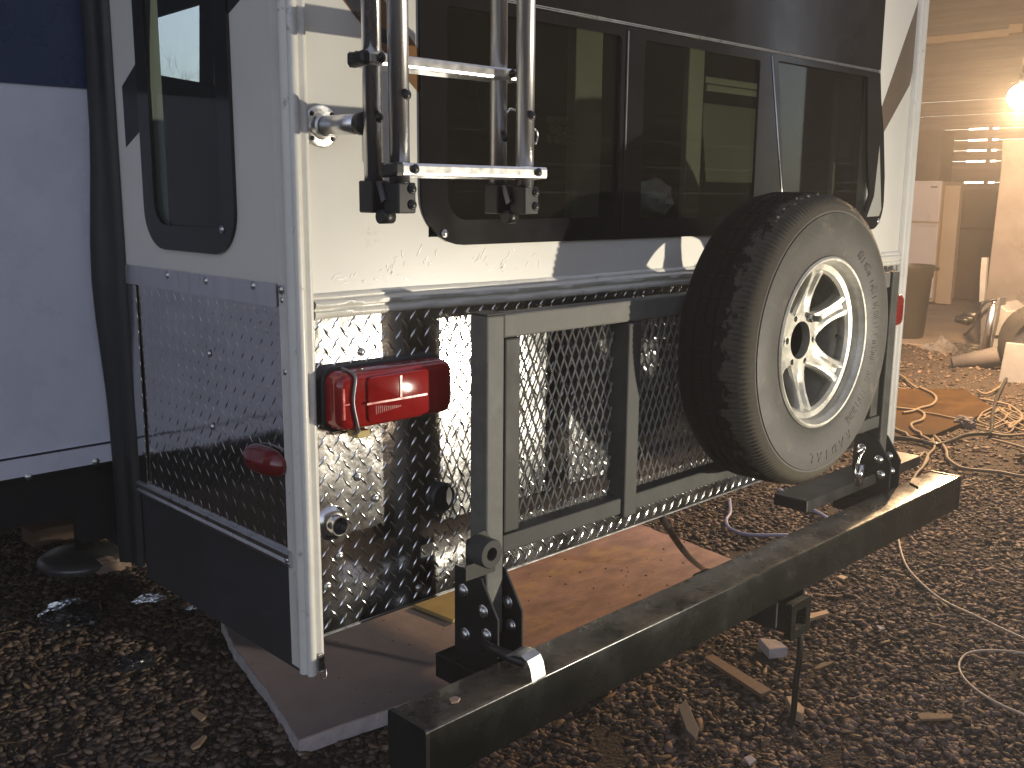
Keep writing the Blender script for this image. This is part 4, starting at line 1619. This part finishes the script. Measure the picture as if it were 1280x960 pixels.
crumple('plastic_bag', 'black crumpled plastic bag with shiny rim on the gravel at left', 'bag', 92, 775, 0.105, 0.05, 0.05, 'film', 3)
crumple('foil_scrap', 'silver strip added for the shine along the far top edge of the black bag', 'foil', 85, 764, 0.085, 0.018, 0.040, 'foil', 8)  # strip added as the bright ridge of the bag
crumple('foil_scrap', 'silver foil scrap on gravel beside the dark trailer skirt', 'foil', 188, 749, 0.05, 0.014, 0.022, 'foil', 5)
crumple('foil_scrap', 'small silver foil sliver against the foot of the dark skirt', 'foil', 240, 760, 0.02, 0.007, 0.010, 'foil', 6)
crumple('plastic_bag', 'bluish dark plastic bag half buried in gravel between bag and foam board', 'bag', 172, 828, 0.06, 0.04, 0.03, 'film', 12)
crumple('paper_wrapper', 'brown curled paper wrapper beside the round jack foot', 'wrapper', 139, 710, 0.075, 0.035, 0.045, 'paper', 9)
crumple('plastic_bag', 'white plastic scrap behind the jack foot', 'bag', 60, 668, 0.07, 0.03, 0.04, 'foil', 15)

lumber('wood_scrap', 'pale thin wood scrap on the gravel inside the cable loop', 'scrap', ((1146, 893), (1152, 890), (1192, 892), (1190, 898), (1150, 899)), 0.010, 0.008, 'chip')
lumber('white_chip', 'small white chip on the gravel left of the two curving cables', 'chip', ((1095, 781), (1101, 782), (1107, 785), (1100, 787)), 0.012, 0.006, 'foam_edge')
lumber('wood_scrap', 'orange brown wood scrap below the bumper, above the long cable', 'scrap', ((1045, 720), (1052, 718), (1060, 721), (1054, 724)), 0.010, 0.010, 'pine')
lumber('stone_shard', 'dark slate shard on black ground below the middle of the bumper', 'shard', ((848, 884), (857, 872), (874, 910), (870, 924), (858, 912)), 0.012, 0.014, 'slab')
lumber('white_chip', 'white paper chip at the bottom edge below the bumper', 'chip', ((929, 946), (938, 943), (946, 949), (937, 956)), 0.012, 0.006, 'foam_edge')
lumber('wood_scrap', 'tan split wood chip on the gravel left of the foam board front', 'scrap', ((238, 888), (243, 885), (258, 895), (252, 900)), 0.010, 0.008, 'pine')
lumber('wood_scrap', 'pale pointed wood chip on the gravel nearer the foam board corner', 'scrap', ((238, 932), (254, 918), (259, 919), (250, 931), (241, 935)), 0.010, 0.008, 'pine')

# jack with round foot
JK = thing('stabiliser_jack', 'round grey jack foot with a dark post under the slide-out', 'jack', (0.45, 2.45, 0))
w = MB()
w.lathe([(0.0001, 0.06), (0.06, 0.06), (0.14, 0.05), (0.165, 0.035), (0.170, 0.022), (0.155, 0.0)], (0.48, 2.42, 0.0), 'z', 36)
w.build('foot', M['grey_steel'], JK)
w = MB()
w.tube([(0.50, 2.44, 0.055), (0.50, 2.44, 0.55)], 0.035, 16)
w.build('post', M['seal'], JK)
w = MB()
w.box((0.40, 2.75, 0.0), (0.66, 2.87, 0.07), bev=0.004)
o = w.build('timber_block', M['old_board'])
tag(o, 'pale timber block behind the round jack foot', 'block')
FP = thing('board_fence', 'low grey-brown vertical boards far behind the jack at left', 'fence', (0.4, 3.7, 0))
pb = None
for k in range(9):
    if pb is None:
        w = MB()
        w.box((-0.06, -0.01, 0), (0.06, 0.01, 0.36), bev=0.002)
        pb = w.build('board', M['old_board'], FP)
        pb.location = (-0.9, 0.3, 0)
    else:
        c_ = pb.copy()
        COL.objects.link(c_)
        c_.location = (-0.9 + 0.125 * k, 0.3 + random.uniform(-0.004, 0.004), random.uniform(-0.01, 0.01))


# ------------------------------------------------------------------ cords and hoses
def cord(name, label, cat, px, r, mat, z=0.015, group=None, zs=None):
    pts = []
    for i, (u, v) in enumerate(px):
        q = P(u, v, 'z', z)
        q.z = max(gz(q.x, q.y), -0.01) + 0.014 + r if zs is None else zs[i]
        pts.append(q)
    w = MB()
    sp = smooth_path(pts, 7)
    for p in sp:
        if zs is None:
            p.z += 0.005 * noise.noise(p * 6)
            if inside(ORANGE, p.x, p.y):
                p.z = 0.022 + r
    w.tube(sp, r, 7)
    o = w.build(name, M[mat])
    return tag(o, label, cat, group)


cord('cable', 'off-white cable curving over the gravel below the bumper right end', 'cable', [(1123, 672), (1127, 690), (1135, 708), (1150, 727), (1172, 746), (1205, 764), (1245, 782), (1300, 806)], 0.0045, 'white_cord')
cord('cable', 'thin off-white cable looping on gravel at the lower right', 'cable', [(1300, 820), (1275, 816), (1240, 812), (1212, 815), (1200, 826), (1201, 840), (1215, 858), (1245, 878), (1300, 903)], 0.0042, 'white_cord')
cord('garden_hose', 'pale blue hose on gravel between the bumper and the plate', 'hose', [(975, 612), (990, 624), (1010, 634), (1035, 648), (1050, 665)], 0.010, 'blue_hose')
cord('garden_hose', 'grey blue hose curling on gravel left of the blue one', 'hose', [(912, 625), (913, 640), (908, 650), (912, 660), (930, 667), (955, 669), (985, 668)], 0.008, 'blue_hose')
a, b = P(829, 650, 'y', 0.05), P(880, 712, 'z', 0.05)
w = MB()
w.tube(smooth_path([(a.x, a.y, a.z + 0.03), a, a.lerp(b, 0.5) + Vector((0, 0, -0.02)), b], 6), 0.010, 8)
o = w.build('drain_hose', M['black_hose'])
tag(o, 'black drain hose hanging from the plate bottom down to the plywood', 'hose')
cg = 'tan cords tangled on the ground at right'
cord('extension_cord', 'tan cord snaking over the far edge of the chipboard sheet', 'cord', [(1119, 467), (1130, 472), (1140, 481), (1152, 488), (1166, 495), (1170, 502), (1164, 509), (1150, 513), (1140, 517), (1128, 519)], 0.010, 'cord', group=cg)
cord('extension_cord', 'tan cord looping over the near half of the chipboard sheet to its corner', 'cord', [(1105, 511), (1130, 514), (1148, 516), (1155, 521), (1152, 528), (1139, 533), (1143, 541), (1155, 546), (1166, 552)], 0.010, 'cord', group=cg)
cord('extension_cord', 'thin tan cord straight across the chipboard toward a knot', 'cord', [(1154, 518), (1172, 521), (1190, 525), (1206, 527), (1230, 533)], 0.007, 'cord', group=cg)
cord('extension_cord', 'black cord running from the right edge past the chipboard corner', 'cord', [(1300, 462), (1265, 478), (1250, 492), (1243, 508), (1240, 525), (1238, 541), (1222, 543), (1205, 545), (1190, 551), (1170, 557), (1150, 551), (1105, 545)], 0.013, 'black_hose')
cord('extension_cord', 'tan cord winding from the chipboard corner to the right edge', 'cord', [(1168, 545), (1178, 556), (1183, 565), (1184, 574), (1192, 581), (1205, 587), (1225, 590), (1250, 592), (1278, 597), (1300, 594)], 0.010, 'cord', group=cg)
cord('extension_cord', 'tan cord knotted in a loop above the bumper right end', 'cord', [(1140, 606), (1145, 594), (1154, 584), (1160, 574), (1156, 566), (1148, 574), (1146, 583), (1152, 587), (1160, 570), (1168, 560), (1166, 548)], 0.008, 'cord', group=cg)
cord('extension_cord', 'tan cord squiggle right of the black cord', 'cord', [(1222, 490), (1232, 494), (1248, 490), (1262, 482), (1300, 492)], 0.009, 'cord', group=cg)
cord('extension_cord', 'tan cord curled under the orange glow at the right edge', 'cord', [(1225, 500), (1240, 503), (1262, 508), (1278, 520), (1270, 530), (1262, 535), (1268, 528), (1300, 518)], 0.009, 'cord', group=cg)
cord('extension_cord', 'tan cord lying almost straight below the orange glow', 'cord', [(1236, 541), (1255, 544), (1275, 543), (1305, 541)], 0.010, 'cord', group=cg)
cord('extension_cord', 'tan cord slanting to the right edge below the straight one', 'cord', [(1240, 549), (1262, 554), (1285, 562), (1305, 570)], 0.008, 'cord', group=cg)
cord('extension_cord', 'tan cord between the trailer edge and the chipboard corner', 'cord', [(1112, 532), (1122, 541), (1140, 547), (1158, 552), (1172, 554)], 0.010, 'cord', group=cg)
cord('extension_cord', 'tan cord from the trailer foot to the knotted loop', 'cord', [(1100, 578), (1120, 575), (1140, 570), (1156, 566)], 0.007, 'cord', group=cg)
for k in range(5):
    u0, v0 = 1236 + 9 * k, 512 + 7 * (k % 3)
    pts = [(u0 + 14 * math.cos(t * 1.9 + k), v0 + 9 * math.sin(t * 1.3 + 2 * k) + 2 * t) for t in range(7)]
    cord('cord_loop', ['tangled tan cord end, uppermost in the orange glow heap', 'tangled tan cord end, second from the top of the heap', 'tangled tan cord end in the middle of the heap',
                       'tangled tan cord end low in the heap by the edge', 'tangled tan cord end at the right end of the heap'][k], 'cord', pts, 0.006, 'cord', group='tangled tan cord ends under the orange glow')

# ------------------------------------------------------------------ shed at the right, with its things
w = MB()
for k in range(170):
    if k < 120:
        x, y, z = random.uniform(1.2, 2.5), random.uniform(0.3, 1.7), 0.0305
        if not inside(PLY, x, y):
            continue
    else:
        x, y, z = random.uniform(0.45, 1.1), random.uniform(0.55, 1.4), 0.048
        if not inside(FOAM, x, y):
            continue
    a_, q_ = random.uniform(0, 6.28), random.uniform(0.002, 0.007) * (0.6 if k > 120 else 1)
    V = [(x + q_ * math.cos(a_ + t) * random.uniform(0.5, 1.6), y + q_ * math.sin(a_ + t) * random.uniform(0.5, 1.6), z) for t in (0, 1.6, 3.1, 4.7)]
    w.add(V + [(x, y, z + q_ * 0.7)], [(0, 1, 4), (1, 2, 4), (2, 3, 4), (3, 0, 4)])
tag(w.build('dirt_crumbs', M['old_board']), kind='stuff')

SH = thing('timber_shed', 'brown timber shed wall with bright slits behind the fridge', 'shed', (14, 4, 0))
XW = 13.9
slit_v = [161, 175, 188, 201.5, 228]
zs_ = [P(1225, v, 'x', XW).z for v in slit_v]
ya, yb_s = P(1246, 190, 'x', XW).y, P(1208, 190, 'x', XW).y
edges = sorted(zs_)
# planks between slits; slit planks have a notch so daylight comes through
zz = [0.05]
while zz[-1] + 0.35 < edges[0]:
    zz.append(zz[-1] + 0.30)
zz.append(edges[0])
zz += edges[1:]
zt = edges[-1] + 0.2
while zt < 5.2:
    zz.append(zt)
    zt += 0.2
for i in range(len(zz) - 1):
    a, b = zz[i], zz[i + 1]
    ga = 0.012 if any(abs(a - e) < 1e-6 for e in edges) else 0.0015
    gb = 0.012 if any(abs(b - e) < 1e-6 for e in edges) else 0.0015
    w = MB()
    o1 = [(-7.0, a + 0.0015), (ya, a + 0.0015), (ya, a + ga), (yb_s, a + ga), (yb_s, a + 0.0015), (10.0, a + 0.0015), (10.0, b - 0.0015), (yb_s, b - 0.0015), (yb_s, b - gb), (ya, b - gb), (ya, b - 0.0015), (-7.0, b - 0.0015)]
    o1 = [p for k, p in enumerate(o1) if k == 0 or (Vector(p) - Vector(o1[k - 1])).length > 1e-6]
    dx = random.uniform(-0.006, 0.006)
    w.plate([o1], SIDE, XW + dx, XW + 0.03 + dx)
    w.build('plank', M['plank'], SH)
w = MB()
yq = P(1232.5, 195, 'x', XW).y
w.box((XW + 0.045, yq - 0.02, 0), (XW + 0.12, yq + 0.02, 5.0))
w.build('stud', M['plank'], SH)
w = MB()
a, b = P(1130, 54, 'x', XW - 0.1), P(1263, 40, 'x', XW - 0.1)
w.box((XW - 0.14, min(a.y, b.y), a.z - 0.05), (XW - 0.06, max(a.y, b.y), a.z + 0.05), bev=0.01)
w.build('wall_batten', M['pine'], SH)
w = MB()
a2 = P(1278, 39, 'x', XW - 0.14)
w.box((XW - 0.16, a2.y, a.z - 0.02), (XW - 0.10, b.y + 0.01, a.z + 0.10), bev=0.01)
w.build('wall_batten', M['pine'], SH)
w = MB()
w.box((7.5, -7.0, 5.25), (14.1, 10.0, 5.32))
w.build('shed_roof', M['shed_panel'], SH)
w = MB()
w.box((8.5, 9.0, 0.0), (14.0, 9.06, 5.2))
w.build('side_boarding', M['shed_panel'], SH)
w = MB()
a, b = P(1187, 165, 'x', 13.5), P(1120, 227, 'x', 13.5)
w.box((13.3, a.y, b.z), (13.7, b.y + 0.6, a.z + 0.02), bev=0.01)
o = w.build('wall_cupboard', M['shed_panel'])
tag(o, 'brown boxy cupboard on the shed wall above the fridge', 'cupboard')
w = MB()
a, b = P(1238, 240, 'x', 13.6), P(1200, 345, 'x', 13.6)
w.box((13.55, a.y - 0.3, 1.05), (13.75, b.y + 0.5, P(1225, 238, 'x', 13.6).z), bev=0.01)
w.box((13.45, a.y - 0.3, 0.06), (13.75, b.y + 0.5, 1.03), bev=0.01)
o = w.build('plywood_partition', M['shed_panel'])
tag(o, 'dark brown partition on the shed wall right of the fridge', 'partition')
# rubble heap at its foot
crumple('rubble_heap', 'dark heap of rags and rubble at the foot of the partition', 'rubble', 1222, 371, 0.35, 0.2, 0.22, 'shed_panel', 21)

FR = thing('fridge', 'white top-freezer fridge with cream side behind the dark bin', 'fridge', (12.6, 4.4, 0.045))
fx = 12.5
pl_, pm_, pr_ = P(1124, 300, 'x', fx), P(1171, 300, 'x', fx), P(1206, 300, 'x', fx + 0.75)
zt_, zb_ = P(1165, 226, 'x', fx).z, 0.08
zg = P(1150, 278, 'x', fx).z
yl_, ym_ = pl_.y, pm_.y
w = MB()
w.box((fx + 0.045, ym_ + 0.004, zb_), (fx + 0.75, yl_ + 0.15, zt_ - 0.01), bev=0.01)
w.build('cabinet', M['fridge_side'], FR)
w = MB()
w.box((fx, ym_, zg + 0.012), (fx + 0.042, yl_ + 0.15, zt_), bev=0.008)
w.build('freezer_door', M['fridge'], FR)
w = MB()
w.box((fx, ym_, zb_ + 0.05), (fx + 0.042, yl_ + 0.15, zg - 0.012), bev=0.008)
w.build('fridge_door', M['fridge'], FR)
w = MB()
w.box((fx - 0.02, ym_ + 0.02, zg - 0.045), (fx - 0.002, ym_ + 0.30, zg - 0.02), bev=0.004)
w.build('handle', M['fridge'], FR)
w = MB()
w.box((fx - 0.004, ym_ + 0.05, zt_ - 0.09), (fx - 0.001, ym_ + 0.14, zt_ - 0.07))
w.build('badge', M['grey_steel'], FR)
sd_y = P(1206, 300, 'x', fx + 0.4).y
w = MB()
w.box((fx + 0.10, sd_y, 0.06), (fx + 0.16, ym_ - 0.004, zt_ - 0.06), bev=0.006)
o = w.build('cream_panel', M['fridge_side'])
tag(o, 'tall cream panel standing against the right side of the fridge', 'panel')

BN = thing('dustbin', 'dark brown plastic dustbin standing in front of the fridge', 'bin', (9.6, 3.1, 0.045))
q = P(1138, 424, 'z', 0.045)
dist = (q - Vector(CAM)).length
rb = 24 / FPX * dist
ztop = P(1140, 336, 'x', q.x).z
w = MB()
w.lathe([(0.0001, 0.05), (rb * 0.92, 0.05), (rb * 0.95, 0.08), (rb * 1.12, ztop - 0.10), (rb * 1.16, ztop - 0.09), (rb * 1.18, ztop - 0.02), (rb * 1.24, ztop), (rb * 1.24, ztop + 0.03), (rb * 1.1, ztop + 0.03), (rb * 1.05, ztop - 0.05), (rb * 0.9, 0.12), (0.0001, 0.12)],
        (q.x + rb * 0.7, q.y + rb * 0.7, 0), 'z', 36)
w.build('body', M['bin'], BN, auto=0.7)
w = MB()
hx = Vector((q.x + rb * 0.7, q.y + rb * 0.7, 0)) + Vector((0.70, -0.71, 0)) * rb * 1.2
w.box((hx.x - 0.05, hx.y - 0.05, ztop - 0.03), (hx.x + 0.05, hx.y + 0.05, ztop + 0.005), bev=0.008)
w.build('handle', M['bin'], BN)

# grey slab leaning, pale edge strip, machine with wheel
w = MB()
xs1 = 8.6
a, b = P(1236, 320, 'x', xs1), P(1340, 320, 'x', xs1)
zt2 = P(1245, 175, 'x', xs1).z
w.plate([[(a.y, 0.35), (b.y - 1.0, 0.35), (b.y - 1.0, zt2), (a.y - 0.02, zt2), (a.y - 0.03, zt2 - 0.25)]], SIDE, xs1, xs1 + 0.12)
o = w.build('stone_slab', M['slab'], None, bevel=0.01)
tag(o, 'large upright grey slab at the right edge above the machine', 'slab')
w = MB()
a, b = P(1226, 322, 'x', 8.5), P(1232, 372, 'x', 8.5)
w.plate([PX([(1227, 322), (1234, 322), (1232, 350), (1230, 376), (1224, 378), (1225, 345)], 8.5)], SIDE, 8.5, 8.54)
o = w.build('white_strip', M['white_metal'])
tag(o, 'narrow white strip along the left edge of the grey slab', 'strip')

MC = thing('log_splitter', 'grey and white towable machine with hydraulic ram and black wheel at right edge', 'machine', (7.6, 1.2, 0))
xm = 7.9
w = MB()
w.plate([PX([(1226, 378), (1250, 372), (1246, 400), (1240, 425), (1236, 442), (1224, 442), (1225, 410)], xm)], SIDE, xm, xm + 0.16)
w.build('column', M['grey_steel'], MC, bevel=0.01)
w = MB()
a, b = P(1242, 382, 'x', xm - 0.04), P(1232, 436, 'x', xm - 0.04)
w.tube([a, b], 0.035, 14)
w.tube([a + (a - b) * 0.12, a], 0.02, 12)
w.build('hydraulic_ram', M['alu'], MC)
w = MB()
w.plate([PX([(1250, 378), (1262, 388), (1280, 386), (1330, 390), (1330, 440), (1238, 440), (1244, 410)], xm + 0.1)], SIDE, xm + 0.05, xm + 0.5)
w.build('hopper', M['white_metal'], MC, bevel=0.01)
w = MB()
w.plate([PX([(1244, 419), (1262, 419), (1262, 420.5), (1244, 420.5)], xm + 0.04)], SIDE, xm + 0.035, xm + 0.048)
w.build('hopper_seam', M['bracket'], MC)
c_ = P(1296, 430, 'x', xm - 0.3)
rw = 44 / FPX * (c_ - Vector(CAM)).length
w = MB()
w.lathe([(rw * 0.55, 0), (rw * 0.95, 0.01), (rw, 0.05), (rw, 0.12), (rw * 0.95, 0.16), (rw * 0.55, 0.16)], (c_.x, c_.y, c_.z), 'x', 40)
w.build('wheel', M['rubber'], MC)
w = MB()
w.lathe([(0.001, 0.02), (rw * 0.5, 0.03), (rw * 0.56, 0.0)], (c_.x, c_.y, c_.z), 'x', 24)
w.build('wheel_rim', M['grey_steel'], MC)
w = MB()
w.tube(smooth_path([P(1246, 374, 'x', xm - 0.05), P(1232, 378, 'x', xm - 0.08), P(1222, 392, 'x', xm - 0.08), P(1216, 408, 'x', xm - 0.08), P(1205, 419, 'x', xm - 0.08)], 6), 0.012, 8)
w.build('hose', M['black_hose'], MC)
w = MB()
for u, v in ((1222, 396), (1218, 400), (1212, 402)):
    q = P(u, v, 'x', xm - 0.05)
    w.tube([q, q + Vector((0.02, 0.12, 0.01))], 0.035, 8)
w.build('hose_fitting', M['bracket'], MC)
# fallen pipe and scrap on the mound
w = MB()
a, b = P(1190, 455, 'z', 0.10), P(1275, 441, 'z', 0.22)
w.tube([a, b, b + (b - a) * 0.3], [0.06, 0.10, 0.11], 16)
o = w.build('fallen_post', M['slab'])
tag(o, 'grey fallen post lying on the dirt mound below the machine', 'post')
w = MB()
a = P(1270, 455, 'z', 0.2)
w.box((a.x - 0.03, a.y - 0.25, 0.0), (a.x + 0.05, a.y + 0.10, 0.36), rot=Matrix.Rotation(0.25, 3, 'Y'), bev=0.01)
o = w.build('metal_flap', M['white_metal'])
tag(o, 'pale metal flap standing beside the fallen post at right edge', 'flap')
crumple('rag', 'grey crumpled rag at the left end of the fallen post', 'rag', 1175, 447, 0.16, 0.09, 0.16, 'slab', 31)
crumple('scrap_panel', 'dark flat scrap panel behind the fallen post', 'scrap', 1205, 440, 0.28, 0.1, 0.09, 'bin', 33)
crumple('dirt_clod', 'grey clod sitting at the corner of the chipboard sheet', 'clod', 1207, 530, 0.07, 0.05, 0.05, 'slab', 35)

# visible work lamp
LP = np.array([CAM[0], CAM[1], CAM[2]])
ld = RW @ np.array([1276 - 640.0, 121 - 480.0, FPX])
ld /= np.linalg.norm(ld)
lp_ = Vector(LP + ld * 8.2)
WL = thing('work_lamp', 'glaring work lamp hanging at the right edge of the picture', 'lamp', lp_)
w = MB()
bm = bmesh.new()
bmesh.ops.create_uvsphere(bm, u_segments=20, v_segments=12, radius=0.085)
for v in bm.verts:
    v.co += lp_
w.bm(bm, True)
w.build('bulb', M['lamp_emit'], WL)
w = MB()
w.tube([(lp_.x, lp_.y, lp_.z + 0.055), (lp_.x, lp_.y, lp_.z + 0.16)], 0.028, 12)
w.build('socket', M['bracket'], WL)
w = MB()
w.tube([(lp_.x, lp_.y, lp_.z + 0.15), (lp_.x + 0.02, lp_.y, 5.3)], 0.008, 8)
w.build('flex', M['black_hose'], WL)
w = MB()
w.box((lp_.x - 0.05, -7.0, 5.14), (lp_.x + 0.10, 10.0, 5.24))
w.build('shed_beam', M['plank'], SH)
l2 = bpy.data.lights.new('work_lamp_light', 'POINT')
l2.energy = 185
l2.color = (1.0, 0.60, 0.31)
l2.shadow_soft_size = 0.05
l2o = bpy.data.objects.new('work_lamp_light', l2)
l2o.location = lp_ + Vector((-0.07, -0.03, -0.12))
COL.objects.link(l2o)

# unseen table added under the floodlight to keep its beam off the gravel
WT = thing('beam_block_table', 'added unseen table carrying the floodlight, its top shading the gravel', 'table', (2.05, -2.0, 0))
w = MB()
w.box((0.95, -2.45, 0.575), (3.2, -1.55, 0.615), bev=0.004)
w.build('table_top', M['old_board'], WT)
for x in (1.05, 3.05):
    for y in (-2.38, -1.65):
        w = MB()
        w.box((x, y, 0.0), (x + 0.07, y + 0.05, 0.574), bev=0.003)
        w.build('leg', M['old_board'], WT)
FL = thing('floodlight', 'black floodlight standing on the added table', 'floodlight', (2.0, -2.05, 0.62))
w = MB()
w.box((1.92, -2.10, 0.66), (2.08, -2.05, 0.78), bev=0.006)
w.build('housing', M['bracket'], FL)
w = MB()
w.tube([(1.90, -2.075, 0.72), (1.90, -2.075, 0.624), (2.10, -2.075, 0.624), (2.10, -2.075, 0.72)], 0.008, 8)
w.build('stand', M['bracket'], FL)

# unseen plank wall added behind the camera: blocks sky, darkens the rear glass
BA = thing('unseen_plank_wall', 'unseen dark plank wall added as a mirror backdrop for the trailer rear glass', 'barn', (3, -6, 0))
for k in range(14):
    w = MB()
    w.box((-1.5, -6.0 + 0.005 * (k % 2), 0.3 * k), (11.0, -5.96 + 0.005 * (k % 2), 0.3 * k + 0.295))
    w.build('plank', M['unseen_plank'], BA)

BB = thing('unseen_plank_wall', 'unseen dark plank wall added to cut sky light on the long side of the trailer', 'barn', (-5, 5, 0))  # added out of view to hold sky light off the side wall
for k in range(20):
    w = MB()
    w.box((-4.04 + 0.005 * (k % 2), 0.5, 0.3 * k), (-4.0 + 0.005 * (k % 2), 13.0, 0.3 * k + 0.295))
    w.build('plank', M['unseen_plank'], BB)

# bare tree seen through the trailer's windows
TR = thing('bare_tree', 'bare leafless tree against the dusk sky, seen through the side window', 'tree', (9.13, 18.0, 0))
w = MB()


def branch(p, d, L_, r, n):
    pts, rs = [p], [r]
    q = p.copy()
    dd = d.copy()
    for i in range(4):
        dd = (dd + Vector((random.gauss(0, 0.14), random.gauss(0, 0.14), random.gauss(0.05, 0.08)))).normalized()
        q = q + dd * L_ / 4
        pts.append(q.copy())
        rs.append(r * (1 - 0.16 * (i + 1)))
    w.tube(pts, rs, 5 if n < 3 else 8, caps=False)
    if n == 0:
        return
    for k in range(3 if n > 1 else 4):
        t = random.randint(1, 4)
        nd = (dd + Vector((random.gauss(0, 0.55), random.gauss(0, 0.55), random.gauss(0.1, 0.4)))).normalized()
        branch(pts[t], nd, L_ * random.uniform(0.55, 0.75), rs[t] * 0.6, n - 1)


branch(Vector((9.13, 18.0, 0)), Vector((0, 0, 1)), 2.3, 0.13, 5)
w.build('branches', M['bark'], TR)

# haze volume added to stand in for lens glare around the lamp
hz = MB()
hz.box((-16, -16, -1.2), (40, 40, 7.5))
hm = bpy.data.materials.new('glare_haze')
hm.use_nodes = True
hn = hm.node_tree.nodes
hn.remove(hn['Principled BSDF'])
pv = hn.new('ShaderNodeVolumePrincipled')
pv.inputs['Color'].default_value = (0.9, 0.88, 0.86, 1)
pv.inputs['Density'].default_value = 0.0095
pv.inputs['Anisotropy'].default_value = 0.3
hm.node_tree.links.new(pv.outputs[0], hn['Material Output'].inputs['Volume'])
tag(hz.build('haze', hm), kind='stuff')
